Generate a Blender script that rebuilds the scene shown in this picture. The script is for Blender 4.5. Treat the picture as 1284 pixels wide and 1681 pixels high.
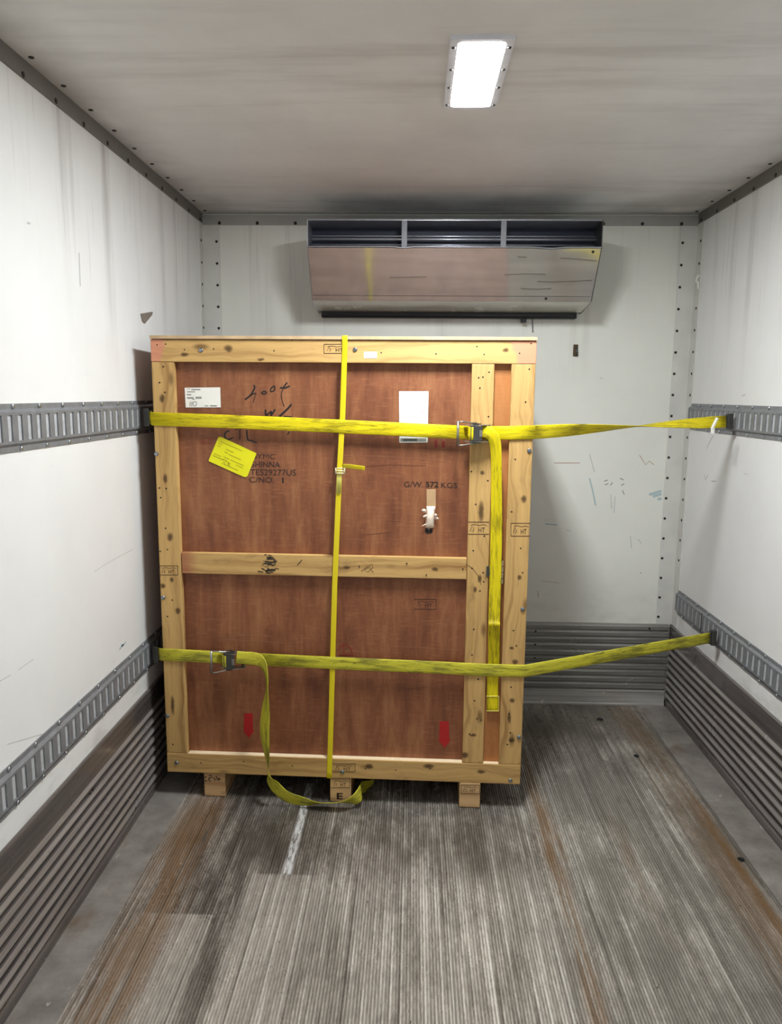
import bpy, bmesh, math, random
from mathutils import Vector, Matrix
random.seed(7)

# ------------------------------------------------------------------ clear
for o in list(bpy.data.objects):
    bpy.data.objects.remove(o, do_unlink=True)
SC = bpy.context.scene
COL = SC.collection

# ------------------------------------------------------------------ camera
FPX, PITCH, YAW, ROLL = 1237.2, 0.1548, 0.0288, -0.0085
CAM = Vector((1.0551, 0.0, 1.6214))
def cam_to_world(v):
    X, Y, Z = v
    c, s = math.cos(ROLL), math.sin(ROLL);  X, Z = c*X + s*Z, -s*X + c*Z
    c, s = math.cos(PITCH), math.sin(PITCH); Y, Z = c*Y + s*Z, -s*Y + c*Z
    c, s = math.cos(YAW), math.sin(YAW);    X, Y = c*X - s*Y, s*X + c*Y
    return Vector((X, Y, Z))
cd = bpy.data.cameras.new('camera')
cam = bpy.data.objects.new('camera', cd); COL.objects.link(cam)
cd.sensor_fit = 'HORIZONTAL'; cd.sensor_width = 36.0; cd.lens = FPX/1284*36.0
cd.clip_start = 0.02
r_, f_, u_ = cam_to_world((1,0,0)), cam_to_world((0,1,0)), cam_to_world((0,0,1))
cam.matrix_world = Matrix(((r_.x, u_.x, -f_.x, CAM.x), (r_.y, u_.y, -f_.y, CAM.y), (r_.z, u_.z, -f_.z, CAM.z), (0,0,0,1)))
SC.camera = cam

# ------------------------------------------------------------------ light & exposure
EXPOSURE = 0.0
LAMP_EMISSION = 265.0
WORLD_STRENGTH = 0.6
SC.view_settings.view_transform = 'Standard'
SC.view_settings.look = 'None'
SC.view_settings.exposure = EXPOSURE
SC.view_settings.gamma = 1.0
SC.view_settings.use_curve_mapping = False
world = bpy.data.worlds.new('world'); SC.world = world
world.use_nodes = True
bg = world.node_tree.nodes['Background']
bg.inputs['Color'].default_value = (0.97, 0.985, 1.0, 1); bg.inputs['Strength'].default_value = WORLD_STRENGTH

# ------------------------------------------------------------------ room and crate measures (metres)
W, D, H = 2.42, 3.85, 2.495
YB = -0.3                      # the rear opening of the cargo box, behind the camera
CX, CY, CYAW, CW = 0.0787, 2.8194, 0.0256, 1.415
CU = Vector((math.cos(CYAW), -math.sin(CYAW), 0)); CN = Vector((math.sin(CYAW), math.cos(CYAW), 0))
def ray(px, py):
    return cam_to_world(((px-642)/FPX, 1.0, -(py-840.5)/FPX))
def hit(px, py, ax, val):       # where a sight line meets the plane axis = val
    v = ray(px, py); t = (val - CAM[ax])/v[ax]; return CAM + t*v
def cr(px, py, dy=0.0):         # crate coordinates on the plane dy behind the crate's face boards
    o = Vector((CX, CY, 0)); v = ray(px, py); t = (dy - (CAM-o).dot(CN))/v.dot(CN)
    P = CAM + t*v - o
    return Vector((P.dot(CU), dy, P.z))
def c2w(p):                     # crate -> world
    return Vector((CX, CY, 0)) + CU*p[0] + CN*p[1] + Vector((0,0,p[2]))

# ------------------------------------------------------------------ material helpers
def lin(*c):
    if len(c) == 1: c = c*3
    r = []
    for v in c:
        v /= 255.0
        r.append(v/12.92 if v <= 0.04045 else ((v+0.055)/1.055)**2.4)
    return (r[0], r[1], r[2], 1.0)
class G:
    def __init__(s, name, rough=0.6, metal=0.0, spec=0.5):
        s.m = bpy.data.materials.new(name); s.m.use_nodes = True
        s.nt = s.m.node_tree; s.b = s.nt.nodes['Principled BSDF']
        s.b.inputs['Roughness'].default_value = rough; s.b.inputs['Metallic'].default_value = metal
        s.b.inputs['Specular IOR Level'].default_value = spec
    def n(s, t): return s.nt.nodes.new(t)
    def put(s, sock, v):
        if hasattr(v, 'is_output'): s.nt.links.new(v, sock)
        else: sock.default_value = v
    def obj(s): return s.n('ShaderNodeTexCoord').outputs['Object']
    def uv(s): return s.n('ShaderNodeTexCoord').outputs['UV']
    def rnd(s): return s.n('ShaderNodeObjectInfo').outputs['Random']
    def sep(s, v):
        k = s.n('ShaderNodeSeparateXYZ'); s.put(k.inputs[0], v); return k.outputs[0], k.outputs[1], k.outputs[2]
    def comb(s, x, y, z):
        k = s.n('ShaderNodeCombineXYZ')
        for i, v in enumerate((x, y, z)): s.put(k.inputs[i], v)
        return k.outputs[0]
    def math(s, op, a, b=0.0, c=0.0, clamp=False):
        k = s.n('ShaderNodeMath'); k.operation = op; k.use_clamp = clamp
        s.put(k.inputs[0], a); s.put(k.inputs[1], b); s.put(k.inputs[2], c); return k.outputs[0]
    def scale(s, v, sc, off=(0,0,0)):
        k = s.n('ShaderNodeMapping'); s.put(k.inputs['Vector'], v)
        k.inputs['Scale'].default_value = sc; s.put(k.inputs['Location'], off); return k.outputs[0]
    def noise(s, v, sc=1.0, det=4.0, rough=0.55, dist=0.0):
        k = s.n('ShaderNodeTexNoise'); s.put(k.inputs['Vector'], v); k.inputs['Scale'].default_value = sc
        k.inputs['Detail'].default_value = det; k.inputs['Roughness'].default_value = rough; k.inputs['Distortion'].default_value = dist
        return k.outputs['Fac']
    def voro(s, v, sc=1.0, rnd=1.0):
        k = s.n('ShaderNodeTexVoronoi'); s.put(k.inputs['Vector'], v); k.inputs['Scale'].default_value = sc
        k.inputs['Randomness'].default_value = rnd; return k.outputs['Distance']
    def step(s, v, a, b):       # 0 below a, 1 above b (a may exceed b)
        k = s.n('ShaderNodeMapRange'); k.interpolation_type = 'SMOOTHSTEP'; s.put(k.inputs['Value'], v)
        if a <= b:
            k.inputs['From Min'].default_value = a; k.inputs['From Max'].default_value = b
        else:
            k.inputs['From Min'].default_value = b; k.inputs['From Max'].default_value = a
            k.inputs['To Min'].default_value = 1; k.inputs['To Max'].default_value = 0
        return k.outputs['Result']
    def ramp(s, f, stops):
        k = s.n('ShaderNodeValToRGB'); s.put(k.inputs[0], f); e = k.color_ramp.elements
        while len(e) < len(stops): e.new(0.5)
        for q, (p, c) in zip(e, stops): q.position = p; q.color = c
        return k.outputs[0]
    def mix(s, f, a, b):
        k = s.n('ShaderNodeMix'); k.data_type = 'RGBA'; s.put(k.inputs[0], f); s.put(k.inputs[6], a); s.put(k.inputs[7], b); return k.outputs[2]
    def mul(s, a, b): return s.math('MULTIPLY', a, b)
    def band(s, v, a, b, soft):
        return s.mul(s.step(v, a-soft, a+soft), s.step(v, b+soft, b-soft))
    def bump(s, h, strength=0.3, dist=0.002):
        k = s.n('ShaderNodeBump'); k.inputs['Strength'].default_value = strength; k.inputs['Distance'].default_value = dist
        s.put(k.inputs['Height'], h); s.nt.links.new(k.outputs[0], s.b.inputs['Normal'])
    def col(s, c): s.put(s.b.inputs['Base Color'], c); return s
    def rough(s, r): s.put(s.b.inputs['Roughness'], r); return s
def plain(name, c, rough=0.6, metal=0.0, spec=0.5, mottle=0.12, sc=30.0):
    g = G(name, rough, metal, spec)
    d = tuple(v*(1-mottle) for v in c[:3]) + (1,)
    f = g.noise(g.obj(), sc, 4.0)
    g.col(g.ramp(f, [(0.3, d), (0.7, c)])); return g.m

# ---- painted panel walls
def wall_mat(name, base, axis, grime=1.0):
    g = G(name, 0.42, 0, 0.4); v = g.obj(); x, y, z = g.sep(v); h = y if axis == 'y' else x
    blot = g.noise(v, 2.2, 5, 0.6)
    c = g.ramp(blot, [(0.3, tuple(q*0.93 for q in base[:3])+(1,)), (0.65, base)])
    st = g.noise(g.comb(g.mul(h, 7.0), 0.0, g.mul(z, 0.35)), 1.0, 5, 0.65)
    m = g.mul(g.step(st, 0.5, 0.72), g.step(z, 1.55, 2.45))
    c = g.mix(g.mul(m, 0.55*grime), c, lin(120, 106, 92))
    fine = g.noise(g.comb(g.mul(h, 45.0), 0.0, g.mul(z, 1.2)), 1.0, 3, 0.6)
    m2 = g.mul(g.step(fine, 0.62, 0.75), g.step(z, 1.2, 2.3))
    c = g.mix(g.mul(m2, 0.3*grime), c, lin(96, 84, 72))
    sc = g.noise(g.comb(g.mul(h, 5.0), 3.3, g.mul(z, 60.0)), 1.0, 3, 0.7)
    m3 = g.mul(g.step(sc, 0.7, 0.76), g.step(g.noise(v, 3.5, 2), 0.55, 0.66))
    c = g.mix(g.mul(m3, 0.3), c, lin(130, 128, 126))
    low = g.mul(g.step(z, 0.75, 0.42), g.step(g.noise(g.scale(v, (6,6,14)), 1.0, 4), 0.45, 0.75))
    c = g.mix(g.mul(low, 0.3*grime), c, lin(150, 140, 126))
    g.col(c); g.bump(g.noise(v, 180, 2), 0.05, 0.001); return g.m
M = {}
M['wall_side'] = wall_mat('white_wall_panel', lin(243, 243, 240), 'y')
M['wall_back'] = wall_mat('white_back_panel', lin(238, 239, 229), 'x', 0.7)
g = G('ceiling_panel', 0.5, 0, 0.35); v = g.obj(); x, y, z = g.sep(v)
c = g.ramp(g.noise(v, 1.6, 5, 0.6), [(0.3, lin(214, 212, 208)), (0.7, lin(234, 233, 230))])
c = g.mix(g.mul(g.step(g.noise(g.scale(v, (0.7, 6, 1)), 1.0, 5, 0.6), 0.5, 0.75), 0.35), c, lin(140, 130, 124))
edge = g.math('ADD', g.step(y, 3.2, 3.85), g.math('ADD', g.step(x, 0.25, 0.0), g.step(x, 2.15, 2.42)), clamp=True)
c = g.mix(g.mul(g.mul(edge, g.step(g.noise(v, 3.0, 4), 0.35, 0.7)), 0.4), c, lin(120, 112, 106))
g.col(c); M['ceiling'] = g.m
M['trim_dark'] = plain('grey_angle_trim', lin(126, 123, 116), 0.5, 0.25, sc=12)
M['trim_light'] = plain('pale_corner_trim', lin(224, 224, 217), 0.45, 0, sc=9)
M['trim_back'] = plain('back_edge_trim', lin(176, 175, 169), 0.45, 0.1, sc=9)
M['screw'] = plain('dull_screw', lin(58, 55, 52), 0.5, 0.6)
M['screw_bright'] = plain('zinc_screw', lin(190, 195, 198), 0.3, 0.9)
def alu(name, a, b, rough, axis, metal=0.55):
    g = G(name, rough, metal); v = g.obj()
    s = (1.2, 1, 40) if axis == 'x' else (1, 1.2, 40)
    f = g.noise(g.scale(v, s), 1.0, 5, 0.65)
    c = g.ramp(f, [(0.3, a), (0.7, b)])
    sp = g.step(g.noise(v, 24, 4, 0.7), 0.62, 0.75)
    c = g.mix(g.mul(sp, 0.35), c, lin(60, 54, 50))
    g.col(c); g.rough(g.ramp(g.noise(v, 9, 4), [(0.3, lin(90)), (0.7, lin(150))])); return g.m
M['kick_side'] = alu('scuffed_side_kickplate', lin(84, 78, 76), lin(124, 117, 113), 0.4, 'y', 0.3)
M['kick_ridge'] = alu('lit_kickplate_ridge', lin(132, 125, 120), lin(180, 174, 168), 0.4, 'y', 0.3)  # lighter copy of the kickplate metal, lamplight on the ridges painted in
M['kick_back'] = alu('scuffed_back_kickplate', lin(104, 103, 98), lin(160, 159, 152), 0.4, 'x', 0.35)
M['channel'] = alu('worn_bare_channel', lin(176, 174, 168), lin(232, 231, 226), 0.4, 'x', 0.45)
M['rail'] = plain('grey_steel_rail', lin(142, 144, 147), 0.45, 0.2, sc=40, mottle=0.25)
M['rail_slot'] = plain('bare_rail_slot', lin(206, 208, 210), 0.5, 0.1, sc=60, mottle=0.25)

# ---- ribbed floor
g = G('ribbed_aluminium_floor', 0.5, 0.15, 0.4); v = g.obj(); x, y, z = g.sep(v)
rx = g.math('DIVIDE', g.math('SUBTRACT', x, 0.135), 0.0095)
rib = g.math('FLOOR', rx)
f1 = g.noise(g.comb(g.mul(rib, 3.71), g.mul(y, 1.1), 0.0), 1.0, 3, 0.6)
f2 = g.noise(g.comb(g.mul(x, 160.0), g.mul(y, 26.0), 0.0), 1.0, 4, 0.7)
fine = g.math('ADD', g.mul(f1, 0.6), g.mul(f2, 0.4))
c = g.ramp(fine, [(0.36, lin(124, 117, 108)), (0.5, lin(182, 174, 163)), (0.64, lin(230, 223, 212))])
blot = g.noise(g.comb(g.mul(x, 4.0), g.mul(y, 2.2), 0.0), 1.0, 7, 0.7)
c = g.mix(g.mul(g.step(blot, 0.45, 0.68), 0.45), c, lin(134, 128, 119))
# bright scraped rib tops, each its own length
sc1 = g.noise(g.comb(g.mul(rib, 5.13), g.mul(y, 0.75), 4.0), 1.0, 2, 0.5)
c = g.mix(g.mul(g.mul(g.step(sc1, 0.585, 0.64), g.step(f2, 0.3, 0.5)), 0.6), c, lin(236, 230, 220))
dk = g.noise(g.comb(g.mul(x, 9.0), g.mul(y, 3.4), 9.0), 1.0, 7, 0.74)
c = g.mix(g.mul(g.step(dk, 0.5, 0.68), 0.5), c, lin(98, 92, 84))
sc2 = g.noise(g.comb(g.mul(rib, 7.31), g.mul(y, 1.3), 11.0), 1.0, 2, 0.5)
c = g.mix(g.mul(g.step(sc2, 0.6, 0.66), 0.5), c, lin(88, 82, 74))
c = g.mix(g.mul(g.mul(g.step(x, 1.4, 1.75), g.step(blot, 0.3, 0.55)), 0.65), c, lin(116, 111, 102))
# darker grooves between the ribs
gv = g.math('FRACT', rx)
c = g.mix(g.mul(g.band(gv, 0.70, 1.1, 0.06), 0.5), c, lin(78, 72, 64))
# dark oily area left of centre, ending at the two cleaned patches
soil = g.mul(g.band(x, 0.24, 0.72, 0.1), g.step(y, 1.3, 1.9))
clean1 = g.mul(g.band(x, 0.2, 0.445, 0.004), g.step(y, 2.135, 2.125))
clean2 = g.mul(g.mul(g.step(x, 0.50, 0.56), g.step(x, 0.80, 0.72)), g.step(y, 2.345, 2.335))
cl = g.math('MAXIMUM', clean1, clean2)
soil = g.mul(soil, g.math('SUBTRACT', 1.0, cl))
sn = g.step(g.noise(g.comb(g.mul(x, 20.0), g.mul(y, 3.0), 2.0), 1.0, 6, 0.7), 0.3, 0.62)
c = g.mix(g.mul(g.mul(soil, sn), 0.75), c, lin(66, 60, 53))
soil2 = g.mul(g.mul(g.band(x, 0.3, 1.5, 0.2), g.step(y, 2.22, 2.5)), g.step(dk, 0.3, 0.6))
c = g.mix(g.mul(soil2, 0.7), c, lin(78, 71, 63))
c = g.mix(g.mul(cl, 0.25), c, lin(186, 178, 166))
# rust
def rust(c, x0, w, y0, y1, amt, thr):
    wob = g.math('ADD', x, g.mul(g.math('SUBTRACT', g.noise(g.comb(0.0, g.mul(y, 2.0), x0), 1.0, 3), 0.5), 0.06))
    m = g.math('ABSOLUTE', g.math('SUBTRACT', wob, x0)); m = g.step(m, w, w*0.2)
    m = g.mul(m, g.band(y, y0, y1, 0.25))
    m = g.mul(m, g.step(g.noise(g.comb(g.mul(x, 40.0), g.mul(y, 2.5), x0*9), 1.0, 6, 0.7), thr, thr+0.25))
    return g.mix(g.mul(m, amt*0.78), c, lin(128, 94, 56))
c = rust(c, 2.17, 0.11, 0.5, 3.9, 0.55, 0.28)
c = rust(c, 2.215, 0.035, 0.5, 3.0, 0.9, 0.3)
c = rust(c, 1.58, 0.10, 2.45, 2.75, 0.8, 0.42)
c = rust(c, 1.57, 0.045, 0.5, 3.2, 0.8, 0.36)
c = rust(c, 1.85, 0.06, 2.1, 2.9, 0.5, 0.42)
c = rust(c, 0.25, 0.13, 0.5, 2.95, 0.85, 0.3)
c = rust(c, 0.95, 0.06, 2.2, 2.6, 0.3, 0.5)
# plank joints
pm = g.math('PINGPONG', g.math('ADD', x, 0.03), 0.076)
c = g.mix(g.mul(g.step(pm, 0.0035, 0.0015), 0.4), c, lin(44, 40, 36))
# worn white paint line
pl = g.mul(g.band(x, 0.626, 0.656, 0.004), g.band(y, 2.342, 2.95, 0.006))
pl = g.mul(pl, g.step(g.noise(g.comb(g.mul(x, 90.0), g.mul(y, 12.0), 1.0), 1.0, 5, 0.75), 0.4, 0.54))
c = g.mix(g.mul(pl, 0.85), c, lin(228, 228, 226))
sp = g.step(g.noise(g.scale(v, (70, 45, 1)), 1.0, 2), 0.735, 0.76)
c = g.mix(g.mul(sp, 0.7), c, lin(214, 210, 204))
sp2 = g.step(g.noise(g.scale(v, (50, 30, 1), (3, 8, 0)), 1.0, 2), 0.74, 0.77)
c = g.mix(g.mul(sp2, 0.8), c, lin(34, 31, 28))
g.col(c); g.rough(g.ramp(blot, [(0.3, lin(120)), (0.7, lin(165))])); M['floor'] = g.m
g = G('smooth_edge_plate', 0.5, 0.25, 0.4); v = g.obj(); x, y, z = g.sep(v)
c = g.ramp(g.noise(v, 7, 6, 0.65), [(0.3, lin(126, 119, 112)), (0.7, lin(172, 166, 158))])
c = g.mix(g.mul(g.step(g.noise(g.scale(v, (3, 1.5, 1)), 2.5, 5), 0.55, 0.75), 0.6), c, lin(120, 88, 56))
c = g.mix(g.mul(g.step(g.noise(g.scale(v, (26, 18, 1)), 1.0, 3), 0.68, 0.73), 0.7), c, lin(205, 203, 198))
g.col(c); M['edge_plate'] = g.m

# ---- timber and plywood of the crate
KNOTS = [(375,572,0.012,0.01),(303,582,0.012,0.006),(428,590,0.01,0.004),(266,654,0.007,0.012),(271,786,0.007,0.014),(279,882,0.009,0.013),(292,1003,0.008,0.01),(267,962,0.008,0.008),(282,952,0.006,0.008),(283,1158,0.006,0.03),(860,819,0.008,0.011),(853,948,0.006,0.008),(788,950,0.006,0.011),(780,968,0.005,0.009),(840,1064,0.006,0.005),(846,1087,0.009,0.008),(841,1150,0.008,0.008),(836,1178,0.005,0.02),(840,1215,0.009,0.007),(777,1207,0.01,0.005),(763,1240,0.012,0.01),(714,935,0.01,0.006),(569,932,0.01,0.005),(606,1258,0.012,0.008),(704,1258,0.016,0.008),(790,1267,0.012,0.006),(830,575,0.008,0.006),(792,776,0.006,0.007),(790,840,0.008,0.03)]
def pine(name, axis, light=lin(198, 160, 100), dark=lin(150, 108, 60), pink=None):
    g = G(name, 0.62, 0, 0.3); v = g.obj(); x, y, z = g.sep(v); r = g.mul(g.rnd(), 13.0)
    a, b = (x, z) if axis == 'x' else (z, x)
    wob = g.mul(g.math('SUBTRACT', g.noise(g.comb(g.mul(a, 2.2), g.mul(b, 5.0), r), 1.0, 3), 0.5), 0.9)
    f1 = g.noise(g.comb(g.mul(a, 1.3), g.math('ADD', g.mul(b, 42.0), g.mul(wob, 6.0)), g.math('ADD', r, g.mul(y, 20.0))), 1.0, 6, 0.6)
    c = g.ramp(f1, [(0.27, dark), (0.5, light), (0.75, tuple(min(1, q*1.18) for q in light[:3])+(1,))])
    f2 = g.noise(g.comb(g.mul(a, 9.0), g.mul(b, 160.0), r), 1.0, 3, 0.6)
    c = g.mix(g.mul(g.step(f2, 0.58, 0.75), 0.35), c, lin(140, 98, 52))
    vo = g.voro(g.comb(g.mul(a, 5.0), g.mul(b, 13.0), r), 1.0)
    c = g.mix(g.mul(g.step(vo, 0.21, 0.05), 0.75), c, lin(92, 60, 30))
    sm = g.step(g.noise(g.comb(g.mul(a, 4.0), g.mul(b, 9.0), g.math('ADD', r, 5.0)), 1.0, 5, 0.7), 0.56, 0.78)
    c = g.mix(g.mul(sm, 0.55), c, lin(108, 82, 52))
    kd = g.math('ADD', z, g.mul(g.math('SUBTRACT', g.noise(v, 60, 3), 0.5), 0.010)); kx = g.math('ADD', x, g.mul(g.math('SUBTRACT', g.noise(v, 50, 3), 0.5), 0.010))
    for (px, py, rx, rz) in KNOTS:
        p = cr(px, py); w = p.x < 0.086 or p.x > 1.185
        if (axis == 'z') != (w and 0.19 < p.z < 1.733): continue
        if name == 'pine_pink_corners' and p.z < 1.7 or name == 'pine_pink_end' and not 0.9 < p.z < 1.05 or name == 'pine_along' and p.z > 0.2 or name == 'pine_block': continue
        a_ = g.math('DIVIDE', g.math('SUBTRACT', kx, p.x), rx*1.5); b_ = g.math('DIVIDE', g.math('SUBTRACT', kd, p.z), rz*1.5)
        q_ = g.math('ADD', g.mul(a_, a_), g.mul(b_, b_))
        c = g.mix(g.mul(g.step(q_, 1.3, 0.0), 0.9), c, lin(78, 54, 30))
    if pink:
        for (lo, hi, s) in pink:
            edge = g.math('ADD', x, g.mul(g.math('SUBTRACT', g.noise(v, 25, 3), 0.5), 0.03))
            edge = g.math('ADD', edge, g.mul(g.math('SUBTRACT', z, 1.78), s))
            c = g.mix(g.mul(g.band(edge, lo, hi, 0.008 if s else 0.03), 0.62 if s else 0.65), c, lin(214, 132, 116) if s else lin(150, 76, 62))
    g.col(c); g.bump(f1, 0.25, 0.0012); return g.m
M['pine_x'] = pine('pine_along', 'x')
M['pine_z'] = pine('pine_upright', 'z')
M['pine_top'] = pine('pine_pink_corners', 'x', pink=[(-0.1, 0.047, -0.25), (1.335, 1.6, 0.35)])
M['pine_mid'] = pine('pine_pink_end', 'x', pink=[(0.0, 0.13, 0.0)])
M['lid_edge'] = plain('pale_lid_edge', lin(212, 180, 138), 0.6, sc=14, mottle=0.35)
M['pine_end'] = pine('pine_block', 'x', lin(206, 168, 120), lin(160, 118, 76))
M['lit_edge_pine'] = plain('pale_lit_pine', lin(250, 228, 190), 0.6, sc=40)
def ply(name, base, hi, lo):
    g = G(name, 0.5, 0, 0.4); v = g.obj(); x, y, z = g.sep(v)
    f = g.noise(g.comb(g.mul(x, 13.0), g.mul(y, 9.0), g.mul(z, 2.2)), 1.0, 8, 0.72, 0.3)
    c = g.ramp(f, [(0.27, lo), (0.5, base), (0.76, hi)])
    f2 = g.noise(g.comb(g.mul(x, 22.0), g.mul(y, 22.0), g.mul(z, 130.0)), 1.0, 3, 0.6)
    c = g.mix(g.mul(g.step(f2, 0.5, 0.75), 0.3), c, hi)
    f3 = g.noise(g.comb(g.mul(x, 5.0), g.mul(y, 5.0), g.mul(z, 4.0)), 1.0, 5, 0.7)
    c = g.mix(g.mul(g.step(f3, 0.54, 0.75), 0.5), c, lo)
    g.col(c); g.bump(f2, 0.12, 0.0008); return g.m
M['ply'] = ply('reddish_plywood', lin(134, 82, 52), lin(172, 118, 78), lin(98, 52, 34))
M['ply_gap'] = ply('orange_plywood', lin(172, 112, 62), lin(190, 132, 78), lin(140, 82, 46))
M['ply_lid'] = ply('lid_plywood', lin(134, 100, 84), lin(152, 118, 100), lin(112, 80, 66))

# ---- webbing, bands, metal, paper, ink
def webbing(name, base, dirt, amt, seed):
    g = G(name, 0.55, 0, 0.35); x, y, z = g.sep(g.uv())
    f = g.noise(g.comb(g.mul(x, 9.0), g.mul(y, 90.0), seed), 1.0, 6, 0.7, 0.8)
    big = g.noise(g.comb(g.mul(x, 3.5), g.mul(y, 12.0), seed+3.0), 1.0, 3)
    m = g.step(g.math('ADD', f, g.mul(g.math('SUBTRACT', big, 0.5), 1.1)), 0.42, 0.68)
    c = g.mix(g.mul(m, amt), base, dirt)
    dark = g.step(g.noise(g.comb(g.mul(x, 16.0), g.mul(y, 200.0), seed+7.0), 1.0, 4, 0.7, 1.0), 0.56, 0.68)
    c = g.mix(g.mul(dark, amt*0.8), c, lin(40, 38, 20))
    g.col(c)
    wv = g.n('ShaderNodeTexWave'); wv.bands_direction = 'X'; g.put(wv.inputs['Vector'], g.comb(g.mul(x, 60.0), 0.0, 0.0)); wv.inputs['Scale'].default_value = 3.0
    g.bump(wv.outputs['Fac'], 0.15, 0.0006); return g.m
M['web_up'] = webbing('yellow_webbing', lin(224, 205, 12), lin(150, 134, 10), 0.85, 1.0)
M['web_low'] = webbing('grimy_yellow_webbing', lin(206, 198, 58), lin(122, 118, 44), 0.9, 5.0)
M['band'] = plain('yellow_polypropylene_band', lin(226, 205, 24), 0.35, sc=20, mottle=0.06)
M['band_fold'] = plain('pale_band_fold', lin(250, 240, 120), 0.35)
M['buckle_plastic'] = plain('cream_buckle', lin(226, 214, 170), 0.4)
M['steel'] = plain('zinc_plated_steel', lin(168, 166, 158), 0.3, 0.9, sc=50)
M['steel_dark'] = plain('dull_dark_steel', lin(96, 96, 92), 0.38, 0.85, sc=50)
M['bolt'] = plain('bright_zinc_bolt', lin(150, 156, 162), 0.25, 0.95)
M['nail'] = plain('dark_nail', lin(44, 32, 22), 0.6, 0.2)
M['ink'] = plain('black_marker_ink', lin(28, 24, 22), 0.5)
M['stencil'] = plain('faded_stencil_ink', lin(58, 36, 26), 0.6)
M['stamp'] = plain('brown_stamp_ink', lin(72, 50, 30), 0.6)
M['red_ink'] = plain('red_paint', lin(176, 24, 24), 0.5)
M['red_faint'] = plain('faint_red_print', lin(140, 48, 40), 0.6)
M['scratch'] = plain('raw_wood_scratch', lin(166, 114, 80), 0.7)
M['dark_scratch'] = plain('dark_wood_scratch', lin(92, 54, 36), 0.7)
M['smudge'] = plain('black_smudge', lin(62, 54, 42), 0.7)
M['paper'] = plain('white_paper', lin(240, 238, 228), 0.5, mottle=0.03)
M['sheet'] = plain('document_sheet', lin(236, 240, 240), 0.25, mottle=0.03)
M['print'] = plain('grey_print', lin(150, 150, 146), 0.6)
M['print_pale'] = plain('pale_print', lin(212, 216, 220), 0.5)
M['print_pink'] = plain('pink_print', lin(240, 196, 206), 0.5)
M['print_dark'] = plain('dark_print', lin(84, 86, 82), 0.5)
M['sticker'] = plain('fluorescent_yellow_paper', lin(232, 226, 8), 0.5, mottle=0.03)
M['sticker_print'] = plain('olive_print', lin(178, 170, 10), 0.6)
M['sticker_dark'] = plain('dark_olive_print', lin(120, 112, 10), 0.6)
M['tape'] = plain('beige_tape', lin(196, 160, 118), 0.35)
M['torn'] = plain('torn_white_paper', lin(244, 226, 206), 0.6)
M['black'] = plain('black_rubber', lin(18, 18, 20), 0.6)
M['hinge'] = plain('brass_plated_hinge', lin(206, 190, 150), 0.35, 0.7)
# ---- refrigeration unit
g = G('brushed_aluminium_panel', 0.2, 0.82, 0.5); v = g.obj()
g.col(g.ramp(g.noise(g.scale(v, (2, 2, 30)), 1.0, 5), [(0.3, lin(218, 217, 212)), (0.7, lin(240, 239, 234))]))
g.rough(g.ramp(g.noise(v, 5, 5), [(0.3, lin(84)), (0.7, lin(116))])); M['unit_panel'] = g.m
M['unit_dull'] = alu('dull_aluminium_lip', lin(196, 194, 182), lin(222, 220, 208), 0.4, 'x', 0.1)
M['unit_edge'] = plain('aluminium_edge', lin(200, 204, 212), 0.3, 0.8)
M['bracket'] = plain('dull_grey_bracket', lin(128, 129, 134), 0.5, 0.3)
M['unit_dark'] = plain('flare_tinted_interior', lin(24, 31, 50), 0.5, 0.2, sc=20)  # bluish lens flare tint put into the dark interior colour
M['unit_black'] = plain('black_drain_lip', lin(26, 28, 34), 0.45)
M['lamp_frame'] = plain('white_lamp_frame', lin(226, 226, 230), 0.45)
g = G('lit_lamp_diffuser', 0.4); g.col(lin(250))
g.b.inputs['Emission Color'].default_value = (0.93, 0.968, 1.0, 1); g.b.inputs['Emission Strength'].default_value = LAMP_EMISSION
M['lamp'] = g.m

# ------------------------------------------------------------------ mesh helpers
def link(name, bm, m, parent=None, smooth=False):
    me = bpy.data.meshes.new(name)
    if any(len(e.link_faces) == 2 for e in bm.edges):
        bmesh.ops.recalc_face_normals(bm, faces=bm.faces[:])
    bm.to_mesh(me); bm.free()
    ms = m if isinstance(m, (list, tuple)) else [m]
    for k in ms: me.materials.append(k)
    if smooth:
        for p in me.polygons: p.use_smooth = True
    o = bpy.data.objects.new(name, me); COL.objects.link(o)
    if parent: o.parent = parent
    return o
def tag(o, label=None, cat=None, group=None, kind=None):
    if label: o['label'] = label
    if cat: o['category'] = cat
    if group: o['group'] = group
    if kind: o['kind'] = kind
    return o
def empty(name, loc=(0,0,0), rz=0.0):
    o = bpy.data.objects.new(name, None); COL.objects.link(o)
    o.location = loc; o.rotation_euler = (0, 0, rz); o.empty_display_size = 0.1; return o
def box(bm, a, b, bevel=0.0, seg=2, mi=0):
    x0, y0, z0 = [min(p, q) for p, q in zip(a, b)]; x1, y1, z1 = [max(p, q) for p, q in zip(a, b)]
    vs = [bm.verts.new(p) for p in ((x0,y0,z0),(x1,y0,z0),(x1,y1,z0),(x0,y1,z0),(x0,y0,z1),(x1,y0,z1),(x1,y1,z1),(x0,y1,z1))]
    fs = [bm.faces.new([vs[i] for i in f]) for f in ((0,3,2,1),(4,5,6,7),(0,1,5,4),(1,2,6,5),(2,3,7,6),(3,0,4,7))]
    for f in fs: f.material_index = mi
    if bevel:
        es = list({e for f in fs for e in f.edges})
        bmesh.ops.bevel(bm, geom=es, offset=bevel, segments=seg, affect='EDGES', profile=0.6)
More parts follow.
